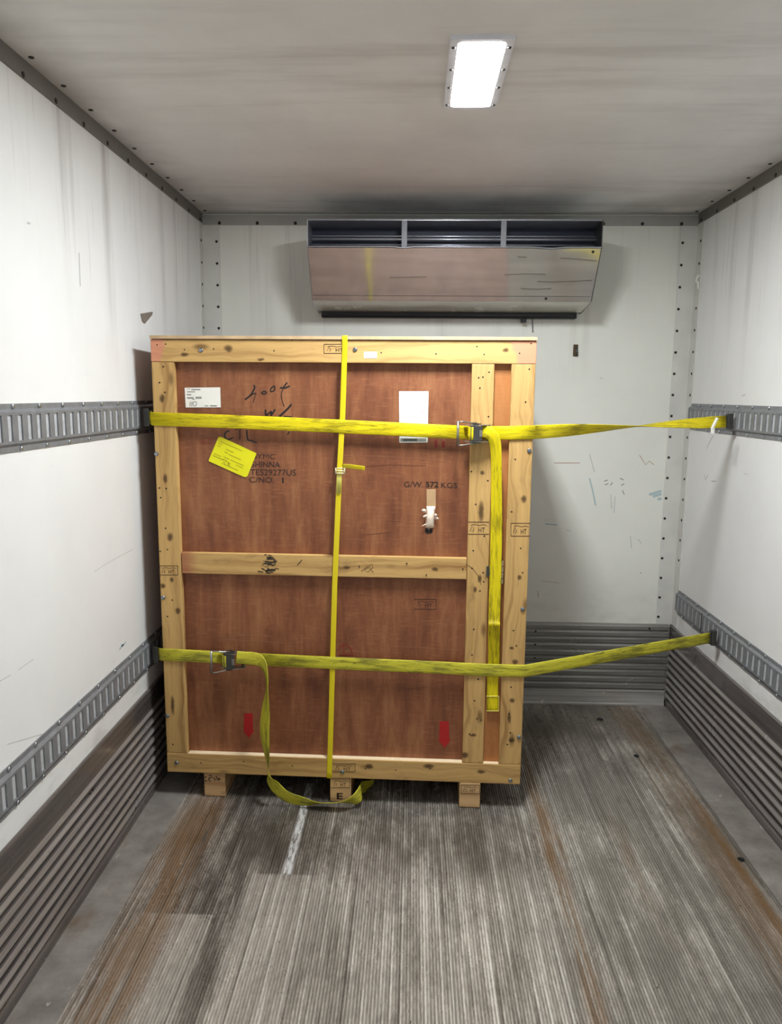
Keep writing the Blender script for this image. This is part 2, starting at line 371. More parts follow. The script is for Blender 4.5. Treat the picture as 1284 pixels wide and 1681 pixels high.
def prism(bm, prof, axis, a, b, mi=0, cap=True):
    """closed profile (pairs) swept along axis from a to b; pairs fill the other two axes in x,y,z order"""
    def P(p, t):
        return {'x': (t, p[0], p[1]), 'y': (p[0], t, p[1]), 'z': (p[0], p[1], t)}[axis]
    A = [bm.verts.new(P(p, a)) for p in prof]; B = [bm.verts.new(P(p, b)) for p in prof]; n = len(prof)
    for i in range(n):
        f = bm.faces.new((A[i], A[(i+1) % n], B[(i+1) % n], B[i])); f.material_index = mi
    if cap:
        bm.faces.new(A[::-1]).material_index = mi; bm.faces.new(B).material_index = mi
def tube(bm, pts, r, n=10, mi=0):
    pts = [Vector(p) for p in pts]; rings = []; up = None
    for i, p in enumerate(pts):
        t = (pts[min(i+1, len(pts)-1)] - pts[max(i-1, 0)]).normalized()
        if up is None:
            up = Vector((0,0,1)) if abs(t.z) < 0.9 else Vector((1,0,0))
        up = (up - t*up.dot(t)).normalized(); s = t.cross(up)
        rings.append([bm.verts.new(p + (up*math.cos(2*math.pi*k/n) + s*math.sin(2*math.pi*k/n))*r) for k in range(n)])
    for A, B in zip(rings, rings[1:]):
        for k in range(n):
            f = bm.faces.new((A[k], A[(k+1) % n], B[(k+1) % n], B[k])); f.material_index = mi
    bm.faces.new(rings[0][::-1]).material_index = mi; bm.faces.new(rings[-1]).material_index = mi
def disc(bm, c, nrm, r, h, n=14, dome=0.0):
    """a round head standing h proud of the surface point c along nrm"""
    c = Vector(c); nrm = Vector(nrm).normalized()
    up = Vector((0,0,1)) if abs(nrm.z) < 0.9 else Vector((1,0,0)); s = nrm.cross(up).normalized(); t = nrm.cross(s)
    rings = []
    for rr, hh in ((r, 0), (r, h*0.55), (r*0.8, h*0.9), (r*0.45, h)):
        rings.append([bm.verts.new(c + nrm*hh + (s*math.cos(2*math.pi*k/n) + t*math.sin(2*math.pi*k/n))*rr) for k in range(n)])
    for A, B in zip(rings, rings[1:]):
        for k in range(n): bm.faces.new((A[k], A[(k+1) % n], B[(k+1) % n], B[k]))
    bm.faces.new(rings[-1]); bm.faces.new(rings[0][::-1])
def catmull(pts, n=8):
    out = []; P = [Vector(p) for p in pts]; P = [P[0]*2-P[1]] + P + [P[-1]*2-P[-2]]
    for i in range(1, len(P)-2):
        for k in range(n):
            t = k/n; a, b, c, d = P[i-1], P[i], P[i+1], P[i+2]
            out.append(0.5*((2*b) + (c-a)*t + (2*a-5*b+4*c-d)*t*t + (3*b-a-3*c+d)*t**3))
    out.append(P[-2].copy()); return out
def ribbon(bm, pts, wid, width=0.05, th=0.0028, n=8, smooth=True):
    """a strap: centre points, a width direction at each, swept as a thin slab with uv (metres along, metres across)"""
    uvl = bm.loops.layers.uv.verify()
    if smooth and n > 1:
        C = catmull(pts, n); Wd = catmull(wid, n)
    else:
        C = [Vector(p) for p in pts]; Wd = [Vector(w) for w in wid]
    L = 0.0; rows = []
    for i, p in enumerate(C):
        if i: L += (p - C[i-1]).length
        t = (C[min(i+1, len(C)-1)] - C[max(i-1, 0)]).normalized()
        w = Wd[i]; w = (w - t*w.dot(t)); w.normalize(); nn = t.cross(w).normalized()
        sag = [(-0.5, 0.0), (-0.46, 0.5), (-0.2, 0.5), (0.2, 0.5), (0.46, 0.5), (0.5, 0.0), (0.46, -0.5), (0.2, -0.5), (-0.2, -0.5), (-0.46, -0.5)]
        rows.append(([bm.verts.new(p + w*a*width + nn*b*th) for a, b in sag], L, [a*width for a, b in sag]))
    for (A, la, wa), (B, lb, wb) in zip(rows, rows[1:]):
        m = len(A)
        for k in range(m):
            q = (k+1) % m
            f = bm.faces.new((A[k], A[q], B[q], B[k])); f.smooth = True
            for lp, uv in zip(f.loops, ((la, wa[k]), (la, wa[q]), (lb, wb[q]), (lb, wb[k]))): lp[uvl].uv = uv
    bm.faces.new(rows[0][0][::-1]); bm.faces.new(rows[-1][0])
def stroke(bm, pts, w, y, closed=False):
    """ink line on a plane of constant crate y; pts are (x, z)"""
    P = [Vector((p[0], p[1])) for p in pts]
    if closed: P.append(P[0])
    prev = None
    for i, p in enumerate(P):
        t = (P[min(i+1, len(P)-1)] - P[max(i-1, 0)])
        if t.length < 1e-9: continue
        t.normalize(); nn = Vector((-t.y, t.x))*w*0.5
        a = bm.verts.new((p.x+nn.x, y, p.y+nn.y)); b = bm.verts.new((p.x-nn.x, y, p.y-nn.y))
        if prev: bm.faces.new((prev[0], prev[1], b, a))
        prev = (a, b)
def poly(bm, pts, y): bm.faces.new([bm.verts.new((p[0], y, p[1])) for p in pts])
def text_bm(bm, body, x0, x1, z0, z1, y, shear=0.0, bold=0.0):
    cu = bpy.data.curves.new('t', 'FONT'); cu.body = body; cu.size = 1; cu.offset = bold; cu.fill_mode = 'FRONT'
    o = bpy.data.objects.new('t', cu); COL.objects.link(o)
    dg = bpy.context.evaluated_depsgraph_get(); dg.update()
    me = bpy.data.meshes.new_from_object(o.evaluated_get(dg))
    xs = [v.co.x for v in me.vertices]; ys = [v.co.y for v in me.vertices]
    ax, bx, ay, by = min(xs), max(xs), min(ys), max(ys)
    vs = [bm.verts.new((x0 + (v.co.x-ax)/(bx-ax)*(x1-x0) + shear*(v.co.y-ay), y, z0 + (v.co.y-ay)/(by-ay)*(z1-z0))) for v in me.vertices]
    for p in me.polygons:
        try: bm.faces.new([vs[i] for i in p.vertices])
        except ValueError: pass
    bpy.data.objects.remove(o); bpy.data.curves.remove(cu); bpy.data.meshes.remove(me)
def struct(name, bm, m, parent=None, smooth=False):
    o = link(name, bm, m, parent, smooth)
    if not parent: o['kind'] = 'structure'
    return o
def copies(proto, parent, locs):
    """first location moves the prototype, the others are copies that share its mesh"""
    for i, p in enumerate(locs):
        o = proto if i == 0 else proto.copy()
        if i: COL.objects.link(o)
        o.parent = parent; o.location = p

# ------------------------------------------------------------------ the setting
bm = bmesh.new(); box(bm, (-0.06, YB, -0.02), (0.0, D+0.06, H+0.02)); wall_left = struct('wall_left', bm, M['wall_side'])
bm = bmesh.new(); box(bm, (W, YB, -0.02), (W+0.06, D+0.06, H+0.02)); wall_right = struct('wall_right', bm, M['wall_side'])
bm = bmesh.new(); box(bm, (0.0, D, -0.02), (W, D+0.06, H+0.02)); wall_back = struct('wall_back', bm, M['wall_back'])
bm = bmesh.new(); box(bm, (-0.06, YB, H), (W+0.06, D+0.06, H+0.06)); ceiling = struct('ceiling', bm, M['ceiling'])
# floor: extruded planks with fine ribs, really ribbed
bm = bmesh.new()
prof = [(0.0, -0.06), (0.0, -0.003)]
x = 0.135
while x < 2.275:
    k = round((x + 0.03)/0.0095)
    tall = 0.0 if k % 16 else 0.0006
    prof += [(x, -0.003), (x+0.0015, tall), (x+0.0055, tall), (x+0.007, -0.003)]; x += 0.0095
prof += [(W, -0.003), (W, -0.06)]
prism(bm, prof, 'y', YB, D, cap=False)
floor = struct('floor', bm, M['floor'])
for nm, a, b in (('trim_1', 0.012, 0.148), ('trim_2', 2.262, W-0.012)):
    bm = bmesh.new(); box(bm, (a, YB, -0.004), (b, D-0.02, 0.0015)); struct(nm, bm, M['edge_plate'])
# kick plates
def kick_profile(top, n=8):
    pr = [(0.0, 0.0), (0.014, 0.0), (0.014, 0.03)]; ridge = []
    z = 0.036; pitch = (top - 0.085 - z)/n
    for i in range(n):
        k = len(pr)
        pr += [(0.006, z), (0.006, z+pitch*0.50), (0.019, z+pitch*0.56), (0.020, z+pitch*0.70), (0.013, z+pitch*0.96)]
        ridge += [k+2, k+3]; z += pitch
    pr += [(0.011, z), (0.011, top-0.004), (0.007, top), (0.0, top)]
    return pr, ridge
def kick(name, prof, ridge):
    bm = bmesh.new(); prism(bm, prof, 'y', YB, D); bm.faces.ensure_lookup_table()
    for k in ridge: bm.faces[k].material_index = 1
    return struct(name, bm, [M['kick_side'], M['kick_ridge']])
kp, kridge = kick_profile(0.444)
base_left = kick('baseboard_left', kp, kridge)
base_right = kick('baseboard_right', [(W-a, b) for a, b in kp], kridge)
kb = [(0.0, 0.0), (0.014, 0.0)]
z = 0.088
for i in range(10):
    p = (0.444-0.088)/10
    kb += [(0.010, z), (0.010, z+0.004), (0.017, z+0.008), (0.017, z+p*0.7), (0.013, z+p*0.9)]; z += p
kb += [(0.012, 0.444), (0.0, 0.446)]
bm = bmesh.new(); prism(bm, [(D-a, b) for a, b in kb], 'x', 0.02, W-0.02); base_back = struct('baseboard_back', bm, M['kick_back'])
bm = bmesh.new(); prism(bm, [(D-0.014, 0.0), (D-0.024, 0.0), (D-0.024, 0.010), (D-0.019, 0.014), (D-0.019, 0.074), (D-0.024, 0.078), (D-0.024, 0.085), (D-0.014, 0.087)], 'x', 0.021, W-0.021)
struct('trim_3', bm, M['channel'])
# angle trims under the ceiling
bm = bmesh.new(); prism(bm, [(0.0, H), (0.006, H), (0.006, 2.447), (0.0, 2.445)], 'y', YB, D); trim_cl = struct('trim_4', bm, M['trim_dark'])
bm = bmesh.new(); prism(bm, [(W, H), (W-0.006, H), (W-0.006, 2.447), (W, 2.445)], 'y', YB, D); trim_cr = struct('trim_5', bm, M['trim_dark'])
bm = bmesh.new(); box(bm, (0.006, D-0.006, 2.436), (W-0.006, D, H-0.012)); box(bm, (0.006, D-0.030, H-0.006), (W-0.006, D, H)); trim_cb = struct('trim_6', bm, M['trim_back'])
# corner trims
bm = bmesh.new(); box(bm, (0.0, D-0.004, 0.446), (0.088, D, 2.436)); box(bm, (0.0, D-0.058, 0.446), (0.004, D, 2.445)); trim_kl = struct('trim_7', bm, M['trim_light'])
bm = bmesh.new(); box(bm, (W-0.085, D-0.004, 0.446), (W, D, 2.436)); box(bm, (W-0.004, D-0.075, 0.446), (W, D, 2.445)); trim_kr = struct('trim_8', bm, M['trim_light'])
def screws(parent, locs, nrm, r=0.0065, h=0.003, m='screw'):
    bm = bmesh.new(); disc(bm, (0,0,0), nrm, r, h); p = link('screw', bm, M[m], parent, True); copies(p, parent, locs)
ys = [1.38 + 0.1865*i for i in range(14)]
screws(ceiling, [(0.031, y, H) for y in ys] + [(W-0.031, y, H) for y in ys], (0,0,-1), 0.0075)
screws(trim_cl, [(0.006, y, 2.452 + 0.002*(i % 2)) for i, y in enumerate(ys)], (1,0,0), 0.008)
screws(trim_cr, [(W-0.006, y, 2.452 + 0.002*(i % 2)) for i, y in enumerate(ys)], (-1,0,0), 0.008)
screws(trim_cb, [(0.09 + 0.187*i, D-0.006, 2.445) for i in range(13)], (0,-1,0), 0.008)
zs = [2.358 - 0.104*i for i in range(19)]
screws(trim_kl, [(0.073, D-0.004, z) for z in zs if z > 1.8], (0,-1,0)); screws(trim_kl, [(0.004, D-0.035, z) for z in zs if z > 1.8], (1,0,0))
screws(trim_kr, [(W-0.074, D-0.004, z) for z in zs], (0,-1,0)); screws(trim_kr, [(W-0.004, D-0.05, z) for z in zs if abs(z-1.526) > 0.07 and z > 0.7], (-1,0,0))
screws(base_back, [(1.71, D-0.017, z) for z in (0.40, 0.327, 0.255, 0.185)] + [(2.30, D-0.017, 0.425)], (0,-1,0), 0.006)
screws(base_left, [(0.019, 2.27, 0.335), (0.019, 2.62, 0.06)], (1,0,0), 0.006)
# floor holes
bm = bmesh.new()
for (X, Y, r) in ((2.02, 3.648, 0.016), (2.092, 3.26, 0.012), (2.237, 2.49, 0.012)):
    n = 16; bm.faces.new([bm.verts.new((X + r*math.cos(2*math.pi*k/n), Y + r*math.sin(2*math.pi*k/n)*1.1, 0.0012)) for k in range(n)])
link('drain_hole', bm, M['black'], floor)
# marks on the back and side walls
def wall_strokes(bm, lines, w, plane):
    for ln in lines:
        prev = None
        P = [hit(px, py, *plane) for px, py in ln]
        for i, p in enumerate(P):
            t = (P[min(i+1, len(P)-1)] - P[max(i-1, 0)]).normalized()
            nn = Vector((0,1,0)) if plane[0] == 1 else Vector((1,0,0))
            s = t.cross(nn).normalized()*w*0.5
            a, b = bm.verts.new(p+s), bm.verts.new(p-s)
            if prev: bm.faces.new((prev[0], prev[1], b, a))
            prev = (a, b)
M['scuff_blue'] = plain('blue_scuff', lin(182, 202, 206), 0.7); M['scuff_grey'] = plain('grey_scuff', lin(206, 208, 202), 0.7)
M['scuff_dark'] = plain('dark_scuff', lin(140, 138, 132), 0.7); M['scuff_red'] = plain('red_scuff', lin(200, 172, 160), 0.7)
pb = (1, D-0.0006); pr_ = (0, W-0.0006); pl_ = (0, 0.0006)
bm = bmesh.new(); wall_strokes(bm, [[(1066, 812), (1086, 806)], [(1072, 815), (1086, 811)], [(1080, 820), (1086, 818)]], 0.012, pb)
wall_strokes(bm, [[(968, 785), (973, 805), (978, 830)], [(895, 860), (915, 862)]], 0.007, pb); link('blue_scuff', bm, M['scuff_blue'], wall_back)
bm = bmesh.new(); wall_strokes(bm, [[(968, 745), (976, 775)], [(1003, 812), (1004, 835)], [(1010, 815), (1008, 842)], [(890, 954), (918, 957)], [(1035, 880), (1037, 900)], [(1048, 885), (1053, 892)], [(985, 620), (990, 622)], [(930, 870), (938, 872)]], 0.004, pb)
link('grey_scuff', bm, M['scuff_grey'], wall_back)
bm = bmesh.new(); wall_strokes(bm, [[(1050, 747), (1056, 757), (1060, 763), (1066, 757), (1074, 763)], [(910, 760), (952, 760)], [(883, 970), (884, 980)]], 0.004, pb); link('red_scuff', bm, M['scuff_red'], wall_back)
bm = bmesh.new(); wall_strokes(bm, [[(992, 790), (998, 788)], [(993, 796), (999, 794)], [(1002, 797), (1006, 792)], [(1018, 785), (1024, 788)], [(1020, 797), (1025, 794)], [(1022, 805), (1025, 812)], [(1051, 940), (1053, 941)]], 0.004, pb)
wall_strokes(bm, [[(874, 524), (875, 546)]], 0.008, pb); link('dark_scuff', bm, M['scuff_dark'], wall_back)
bm = bmesh.new(); wall_strokes(bm, [[(1171, 715), (1163, 730), (1160, 737)], [(1156, 778), (1158, 788), (1162, 780)], [(1168, 790), (1176, 790)], [(1218, 650), (1224, 648)], [(1119, 655), (1123, 655)]], 0.005, pr_)
link('dark_scuff', bm, M['scuff_grey'], wall_right)
bm = bmesh.new(); wall_strokes(bm, [[(155, 939), (175, 925), (218, 902)], [(30, 1100), (55, 1082)], [(0, 1118), (18, 1108)], [(12, 1222), (70, 1205)]], 0.002, pl_)
wall_strokes(bm, [[(44, 366), (50, 367)], [(130, 415), (132, 470)]], 0.006, pl_); link('grey_scuff', bm, M['scuff_grey'], wall_left)
bm = bmesh.new(); wall_strokes(bm, [[(196, 1066), (207, 1054)], [(199, 1060), (203, 1058)]], 0.008, pl_); link('blue_scuff', bm, M['scuff_blue'], wall_left)

# ------------------------------------------------------------------ slotted cargo rails
def cargo_rail(side, zc, label):
    t = tag(empty('cargo_rail', (0 if side > 0 else W, 1.4, zc)), label, 'cargo rail', 'slotted cargo rails on the side walls')
    y0, y1 = YB+0.02-1.4, D-0.06-1.4
    if zc < 1: y1 = D-0.062-1.4
    bm = bmesh.new()
    def V(d, y, z): return bm.verts.new((side*d, y, z))
    def quad(*p): bm.faces.new([V(*q) for q in p])
    hh, fl, rm, cf, sl = 0.063, 0.049, 0.041, 0.041, 0.034
    # long strips: lips, ramps and the margins above and below the slots
    for sgn in (1, -1):
        for (d0, z0), (d1, z1) in (((0.0, hh), (0.004, hh)), ((0.004, hh), (0.004, fl)), ((0.004, fl), (0.0127, rm)), ((0.0127, rm), (0.0127, sl))):
            quad((d0, y0, z0*sgn), (d0, y1, z0*sgn), (d1, y1, z1*sgn), (d1, y0, z1*sgn))
    pitch, sw = 0.0508, 0.023
    y = y0; k = 0
    while y < y1 - 1e-6:
        ye = min(y + pitch, y1); a = min(y + (pitch-sw)/2, ye); b = min(a + sw, ye)
        quad((0.0127, y, -sl), (0.0127, a, -sl), (0.0127, a, sl), (0.0127, y, sl))
        if b < ye: quad((0.0127, b, -sl), (0.0127, ye, -sl), (0.0127, ye, sl), (0.0127, b, sl))
        if b > a:
            quad((0.0127, a, -sl), (0.008, a, -sl), (0.008, a, sl), (0.0127, a, sl))
            quad((0.0127, b, -sl), (0.0127, b, sl), (0.008, b, sl), (0.008, b, -sl))
            quad((0.0127, a, sl), (0.008, a, sl), (0.008, b, sl), (0.0127, b, sl))
            quad((0.0127, a, -sl), (0.0127, b, -sl), (0.008, b, -sl), (0.008, a, -sl))
        y = ye
    for yy in (y0, y1):
        bm.faces.new([V(d, yy, z) for d, z in ((0, hh), (0.004, hh), (0.004, fl), (0.0127, rm), (0.0127, -rm), (0.004, -fl), (0.004, -hh), (0, -hh))])
    bmesh.ops.remove_doubles(bm, verts=bm.verts[:], dist=1e-5)
    link('rail', bm, M['rail'], t)
    bm = bmesh.new(); box(bm, (side*0.0006, y0+0.002, -sl-0.002), (side*0.0085, y1-0.002, sl+0.002)); link('slot_backing', bm, M['rail_slot'], t)
    bm = bmesh.new(); disc(bm, (0,0,0), (side,0,0), 0.007, 0.005); p = link('screw', bm, M['screw_bright'], t, True)
    locs = []
    for i in range(18):
        yy = 0.42 + 0.142*i
        if yy < y1: locs += [(side*0.004, yy, 0.056), (side*0.004, yy+0.03, -0.056)]
    copies(p, t, locs)
    if side < 0 and zc < 1:
        bm = bmesh.new(); box(bm, (side*0.0127, 2.03, -0.042), (side*0.0136, 2.036, 0.042)); link('joint', bm, M['black'], t)
    return t
cargo_rail(1, 1.5262, 'grey slotted cargo rail, the upper one on the left wall')
cargo_rail(1, 0.585, 'grey slotted cargo rail, the lower one on the left wall above the ribbed kickplate')
cargo_rail(-1, 1.5262, 'grey slotted cargo rail, the upper one on the right wall at strap height')
cargo_rail(-1, 0.585, 'grey slotted cargo rail, the lower one on the right wall, jointed near the corner')

# ------------------------------------------------------------------ ceiling light
t = tag(empty('ceiling_light', (1.2138, 2.25, H)), 'rectangular lit white lamp set in the ceiling of the truck box', 'light')
bm = bmesh.new()
def rrect(cx, cy, hx, hy, r, n=5):
    o = []
    for (sx, sy, a0) in ((1,1,0), (-1,1,90), (-1,-1,180), (1,-1,270)):
        for k in range(n+1):
            a = math.radians(a0 + 90*k/n); o.append((cx + sx*(hx-r) + r*math.cos(a), cy + sy*(hy-r) + r*math.sin(a)))
    return o
fo, fi = rrect(0, 0, 0.081, 0.236, 0.012), rrect(0, -0.006, 0.060, 0.214, 0.014)
A = [bm.verts.new((p[0], p[1], 0)) for p in fo]; B = [bm.verts.new((p[0]*0.985, p[1]*0.99, -0.009)) for p in fo]; C_ = [bm.verts.new((p[0], p[1], -0.009)) for p in fi]; Dd = [bm.verts.new((p[0], p[1], 0.0)) for p in fi]
for P, Q in ((A, B), (B, C_), (C_, Dd)):
    for k in range(len(P)): bm.faces.new((P[k], P[(k+1) % len(P)], Q[(k+1) % len(P)], Q[k]))
link('lamp_frame', bm, M['lamp_frame'], t)
bm = bmesh.new(); rings = []
for s_, zz in ((0.985, -0.0005), (0.985, -0.0080), (0.95, -0.0092), (0.86, -0.0098)):
    rings.append([bm.verts.new((p[0]*s_, -0.006 + (p[1]+0.006)*(1-(1-s_)*0.3), zz)) for p in fi])
for P, Q in zip(rings, rings[1:]):
    for k in range(len(P)): bm.faces.new((P[k], P[(k+1) % len(P)], Q[(k+1) % len(P)], Q[k]))
bm.faces.new(rings[-1]); bm.faces.new(rings[0][::-1])
link('lamp_diffuser', bm, M['lamp'], t)
screws(t, [(sx*0.070, yy, -0.009) for sx in (-1, 1) for yy in (-0.19, -0.06, 0.06, 0.19)], (0,0,-1), 0.005, 0.003, 'screw')

# ------------------------------------------------------------------ refrigeration unit on the back wall
UX0, UX1 = 0.58, 1.862
t = tag(empty('refrigeration_unit', ((UX0+UX1)/2, D, 2.0)), 'wedge shaped metal refrigeration unit high on the back wall', 'refrigeration unit')
def U(x, y, z): return (x-(UX0+UX1)/2, y-D, z-2.0)
def at_wall(o): o.location.y -= 0.0022
def ubox(bm, a, b, bev=0.0): box(bm, U(*a), U(*b), bev)
# side plates follow the wedge
side_prof = [(3.45, 2.376), (3.45, 2.262), (3.465, 2.24), (3.60, 2.052), (3.80, 2.02), (D, 2.02), (D, 2.376)]
for xa in (UX0-0.004, UX1):
    bm = bmesh.new(); prism(bm, [(p[0]-D, p[1]-2.0) for p in side_prof], 'x', xa-(UX0+UX1)/2, xa+0.004-(UX0+UX1)/2); link('side_plate', bm, M['unit_edge' if xa < 1 else 'steel_dark'], t)
bm = bmesh.new(); ubox(bm, (UX0, 3.447, 2.372), (UX1, D, 2.377)); link('top_plate', bm, M['unit_edge'], t)
bm = bmesh.new(); ubox(bm, (UX0, 3.60, 2.06), (UX1, 3.605, 2.372)); ubox(bm, (UX0, 3.50, 2.245), (UX1, 3.60, 2.248)); link('dark_interior', bm, M['unit_dark'], t)
# front panel: gently dented sheet
def sheet(name, m, y0, z0, y1, z1, nx=40, nv=8, amp=0.002, th=0.002, lip=0.0, split=None):
    bm = bmesh.new(); g_ = []
    nrm = Vector((0, -(z0-z1), -(y1-y0))).normalized()
    for j in range(nv+1):
        row = []
        for i in range(nx+1):
            u, v_ = i/nx, j/nv
            w = amp*(math.sin(u*17+v_*2)*0.5 + math.sin(u*7.3+1)*0.6 + math.sin(u*31+v_*5)*0.25)*math.sin(math.pi*min(1, v_+0.12))
            dz = -0.004*math.exp(-((u-0.327)/0.02)**2)*(1-v_)**4 - 0.005*math.exp(-((u-0.83)/0.04)**2)*(1-v_)**4
            p = Vector(U(UX0 + u*(UX1-UX0), y0 + v_*(y1-y0), z0 + v_*(z1-z0))) + nrm*w + Vector((0,0,dz*lip))
            row.append(bm.verts.new(p))
        g_.append(row)
    for j in range(nv):
        for i in range(nx): bm.faces.new((g_[j][i], g_[j+1][i], g_[j+1][i+1], g_[j][i+1]))
    o = link(name, bm, M[m], t, True)
    md = o.modifiers.new('thickness', 'SOLIDIFY'); md.thickness = th; md.offset = 0
    es = o.modifiers.new('crisp', 'EDGE_SPLIT'); es.split_angle = 0.6
    return o
sheet('front_panel', 'unit_panel', 3.452, 2.258, 3.585, 2.072, amp=0.0014, lip=1.0)
sheet('lower_flange', 'unit_panel', 3.586, 2.070, 3.600, 2.050, nv=2, amp=0.0005)
sheet('bottom_lip', 'unit_dull', 3.602, 2.050, 3.805, 2.022, nv=5, amp=0.001)
bm = bmesh.new(); pts = []
for i in range(61):
    u = i/60; dz = -0.004*math.exp(-((u-0.327)/0.02)**2) - 0.005*math.exp(-((u-0.83)/0.04)**2)
    pts.append(U(UX0+u*(UX1-UX0), 3.448, 2.262+dz))
tube(bm, pts, 0.0028, 6); link('edge_bead', bm, M['unit_edge'], t, True)
bm = bmesh.new(); tube(bm, [U(UX0+0.01, 3.446, 2.376), U(UX1, 3.446, 2.376)], 0.0022, 6); link('edge_bead', bm, M['unit_edge'], t, True)
for zz, yy, r in ((2.320, 3.52, 0.004), (2.303, 3.50, 0.0055), (2.284, 3.53, 0.004)):
    bm = bmesh.new(); tube(bm, [U(UX0+0.01, yy, zz), U(UX1-0.01, yy, zz)], r, 8); link('pipe', bm, M['unit_edge'], t, True)
for px in (664, 827):
    p = hit(px, 383, 1, 3.45)
    bm = bmesh.new(); ubox(bm, (p.x-0.012, 3.449, 2.262), (p.x+0.012, 3.453, 2.372), 0.001); link('bracket', bm, M['bracket'], t)
bm = bmesh.new(); prism(bm, [(3.795-D, 0.020), (3.795-D, 0.000), (3.80-D, -0.006), (-0.001, -0.006), (-0.001, 0.02)], 'x', -0.625, 0.62)
link('drain_lip', bm, M['unit_black'], t)
bm = bmesh.new(); tube(bm, [U(UX0+0.03, 3.793, 2.007), U(UX1-0.04, 3.793, 2.007)], 0.0025, 6); link('drain_bead', bm, M['steel_dark'], t, True)
bm = bmesh.new(); ubox(bm, (1.578, 3.80, 1.975), (1.60, D-0.001, 1.994), 0.002); link('drain_spout', bm, M['unit_black'], t); at_wall(t)
M['unit_scratch'] = plain('dark_scrape', lin(88, 82, 76), 0.6)
pn = Vector((0, -0.814, -0.581))
for ln in ([(828, 450.5), (862, 449), (896, 449.5)], [(882, 461.5), (905, 462), (940, 461), (972, 459.5)], [(920, 423), (950, 425), (980, 428)], [(855, 473), (880, 474), (905, 473)], [(850, 421), (864, 422)], [(640, 455), (700, 453.5)]):
    bm = bmesh.new(); prev = None
    for px, py in ln:
        vv = ray(px, py); p0 = Vector((0, 3.452, 2.258)); tt = (p0-CAM).dot(pn)/vv.dot(pn); P = CAM + vv*tt + pn*0.0045
        a = bm.verts.new(Vector(U(*P)) + Vector((0, 0.0011, 0.0015))); b = bm.verts.new(Vector(U(*P)) - Vector((0, 0.0011, 0.0015)))
        if prev: bm.faces.new((prev[0], prev[1], b, a))
        prev = (a, b)
    link('scrape', bm, M['unit_scratch'], t)
bm = bmesh.new(); disc(bm, (0,0,0), (0,-0.8,-0.58), 0.006, 0.003); p = link('screw', bm, M['screw'], t, True)
copies(p, t, [U(1.655, 3.590, 2.062), U(1.83, 3.46, 2.245)])

# ------------------------------------------------------------------ small fittings on the walls
p = hit(945, 575, 1, D-0.001)
t = tag(empty('wall_hook', (p.x, D, p.z)), 'small brown metal hook on the back wall right of the crate top', 'hook')
bm = bmesh.new(); box(bm, (-0.012, -0.006, -0.030), (0.012, 0.0, 0.028), 0.003); link('hook_plate', bm, plain('rusty_brown_metal', lin(92, 72, 52), 0.6, 0.4), t)
bm = bmesh.new(); tube(bm, catmull([(0, -0.004, 0.014), (0, -0.022, 0.010), (0, -0.030, -0.008), (0, -0.022, -0.022)], 5), 0.005, 8); link('peg', bm, M['steel_dark'], t, True)
bm = bmesh.new(); c = hit(1147, 463, 0, W-0.01)
tube(bm, catmull([(W-0.006, c.y, c.z+0.030), (W-0.016, c.y-0.004, c.z+0.026), (W-0.022, c.y, c.z+0.006), (W-0.010, c.y+0.002, c.z-0.004), (W-0.012, c.y-0.004, c.z-0.024), (W-0.005, c.y, c.z-0.030)], 6), 0.0055, 8)
tag(link('plastic_scrap', bm, M['paper'], None, True), 'curled scrap of white plastic stuck to the right corner trim', 'scrap')
a = [hit(x, y, 0, 0.002) for x, y in ((231, 515), (249, 512), (248, 517), (238, 531), (234, 528))]
bm = bmesh.new(); n_ = len(a)
A = [bm.verts.new((0.001, q.y, q.z)) for q in a]; B = [bm.verts.new((0.003 + 0.004*(i in (1, 2)), q.y, q.z)) for i, q in enumerate(a)]
bm.faces.new(A); bm.faces.new(B[::-1])
for k in range(n_): bm.faces.new((A[k], B[k], B[(k+1) % n_], A[(k+1) % n_]))
tag(link('torn_scrap', bm, plain('grey_brown_card', lin(134, 124, 112), 0.7)), 'torn grey scrap stuck on the left wall above the crate corner', 'scrap')

# ------------------------------------------------------------------ the crate
crate = tag(empty('wooden_crate', (CX, CY, 0), -CYAW), 'tall reddish plywood shipping crate with pine framing on the truck floor', 'crate')
Hc, DEP = 1.829, 0.86
def board(name, a, b, m, bev=0.003):
    bm = bmesh.new(); box(bm, a, b, bev); return link(name, bm, M[m], crate)
PANEL = 0.028
bm = bmesh.new(); box(bm, (0.02, PANEL, 0.15), (1.262, 0.042, 1.80)); link('front_panel', bm, M['ply'], crate)
bm = bmesh.new(); box(bm, (1.2625, 0.022, 0.15), (1.40, 0.042, 1.80)); link('narrow_panel', bm, M['ply_gap'], crate)
board('side_panel', (0.004, 0.03, 0.11), (0.018, DEP, 1.80), 'ply', 0)
board('side_panel', (1.401, 0.045, 0.11), (1.413, DEP, 1.80), 'ply', 0)
board('back_panel', (0.02, DEP-0.012, 0.11), (1.40, DEP, 1.80), 'ply', 0)
board('bottom_deck', (0.02, 0.045, 0.108), (1.40, DEP-0.013, 0.122), 'ply', 0)
board('lid', (0.0, -0.004, 1.8165), (1.417, DEP+0.004, Hc), 'ply_lid', 0.002)
board('lid_edge', (0.0, -0.0065, 1.8168), (1.417, -0.0041, 1.8288), 'lid_edge', 0.0008)
board('top_rail', (0.0, 0.0, 1.734), (1.416, 0.026, 1.815), 'pine_top')
board('bottom_rail', (0.0, 0.0, 0.1068), (1.4145, 0.027, 0.188), 'pine_x')
board('middle_rail', (0.088, 0.003, 0.930), (1.1845, 0.027, 1.0125), 'pine_mid')
board('stile', (0.0, 0.0015, 0.1885), (0.0855, 0.0275, 1.7335), 'pine_z', 0.004)
board('stile', (1.1855, 0.0008, 0.1885), (1.2675, 0.0275, 1.7335), 'pine_z', 0.004)
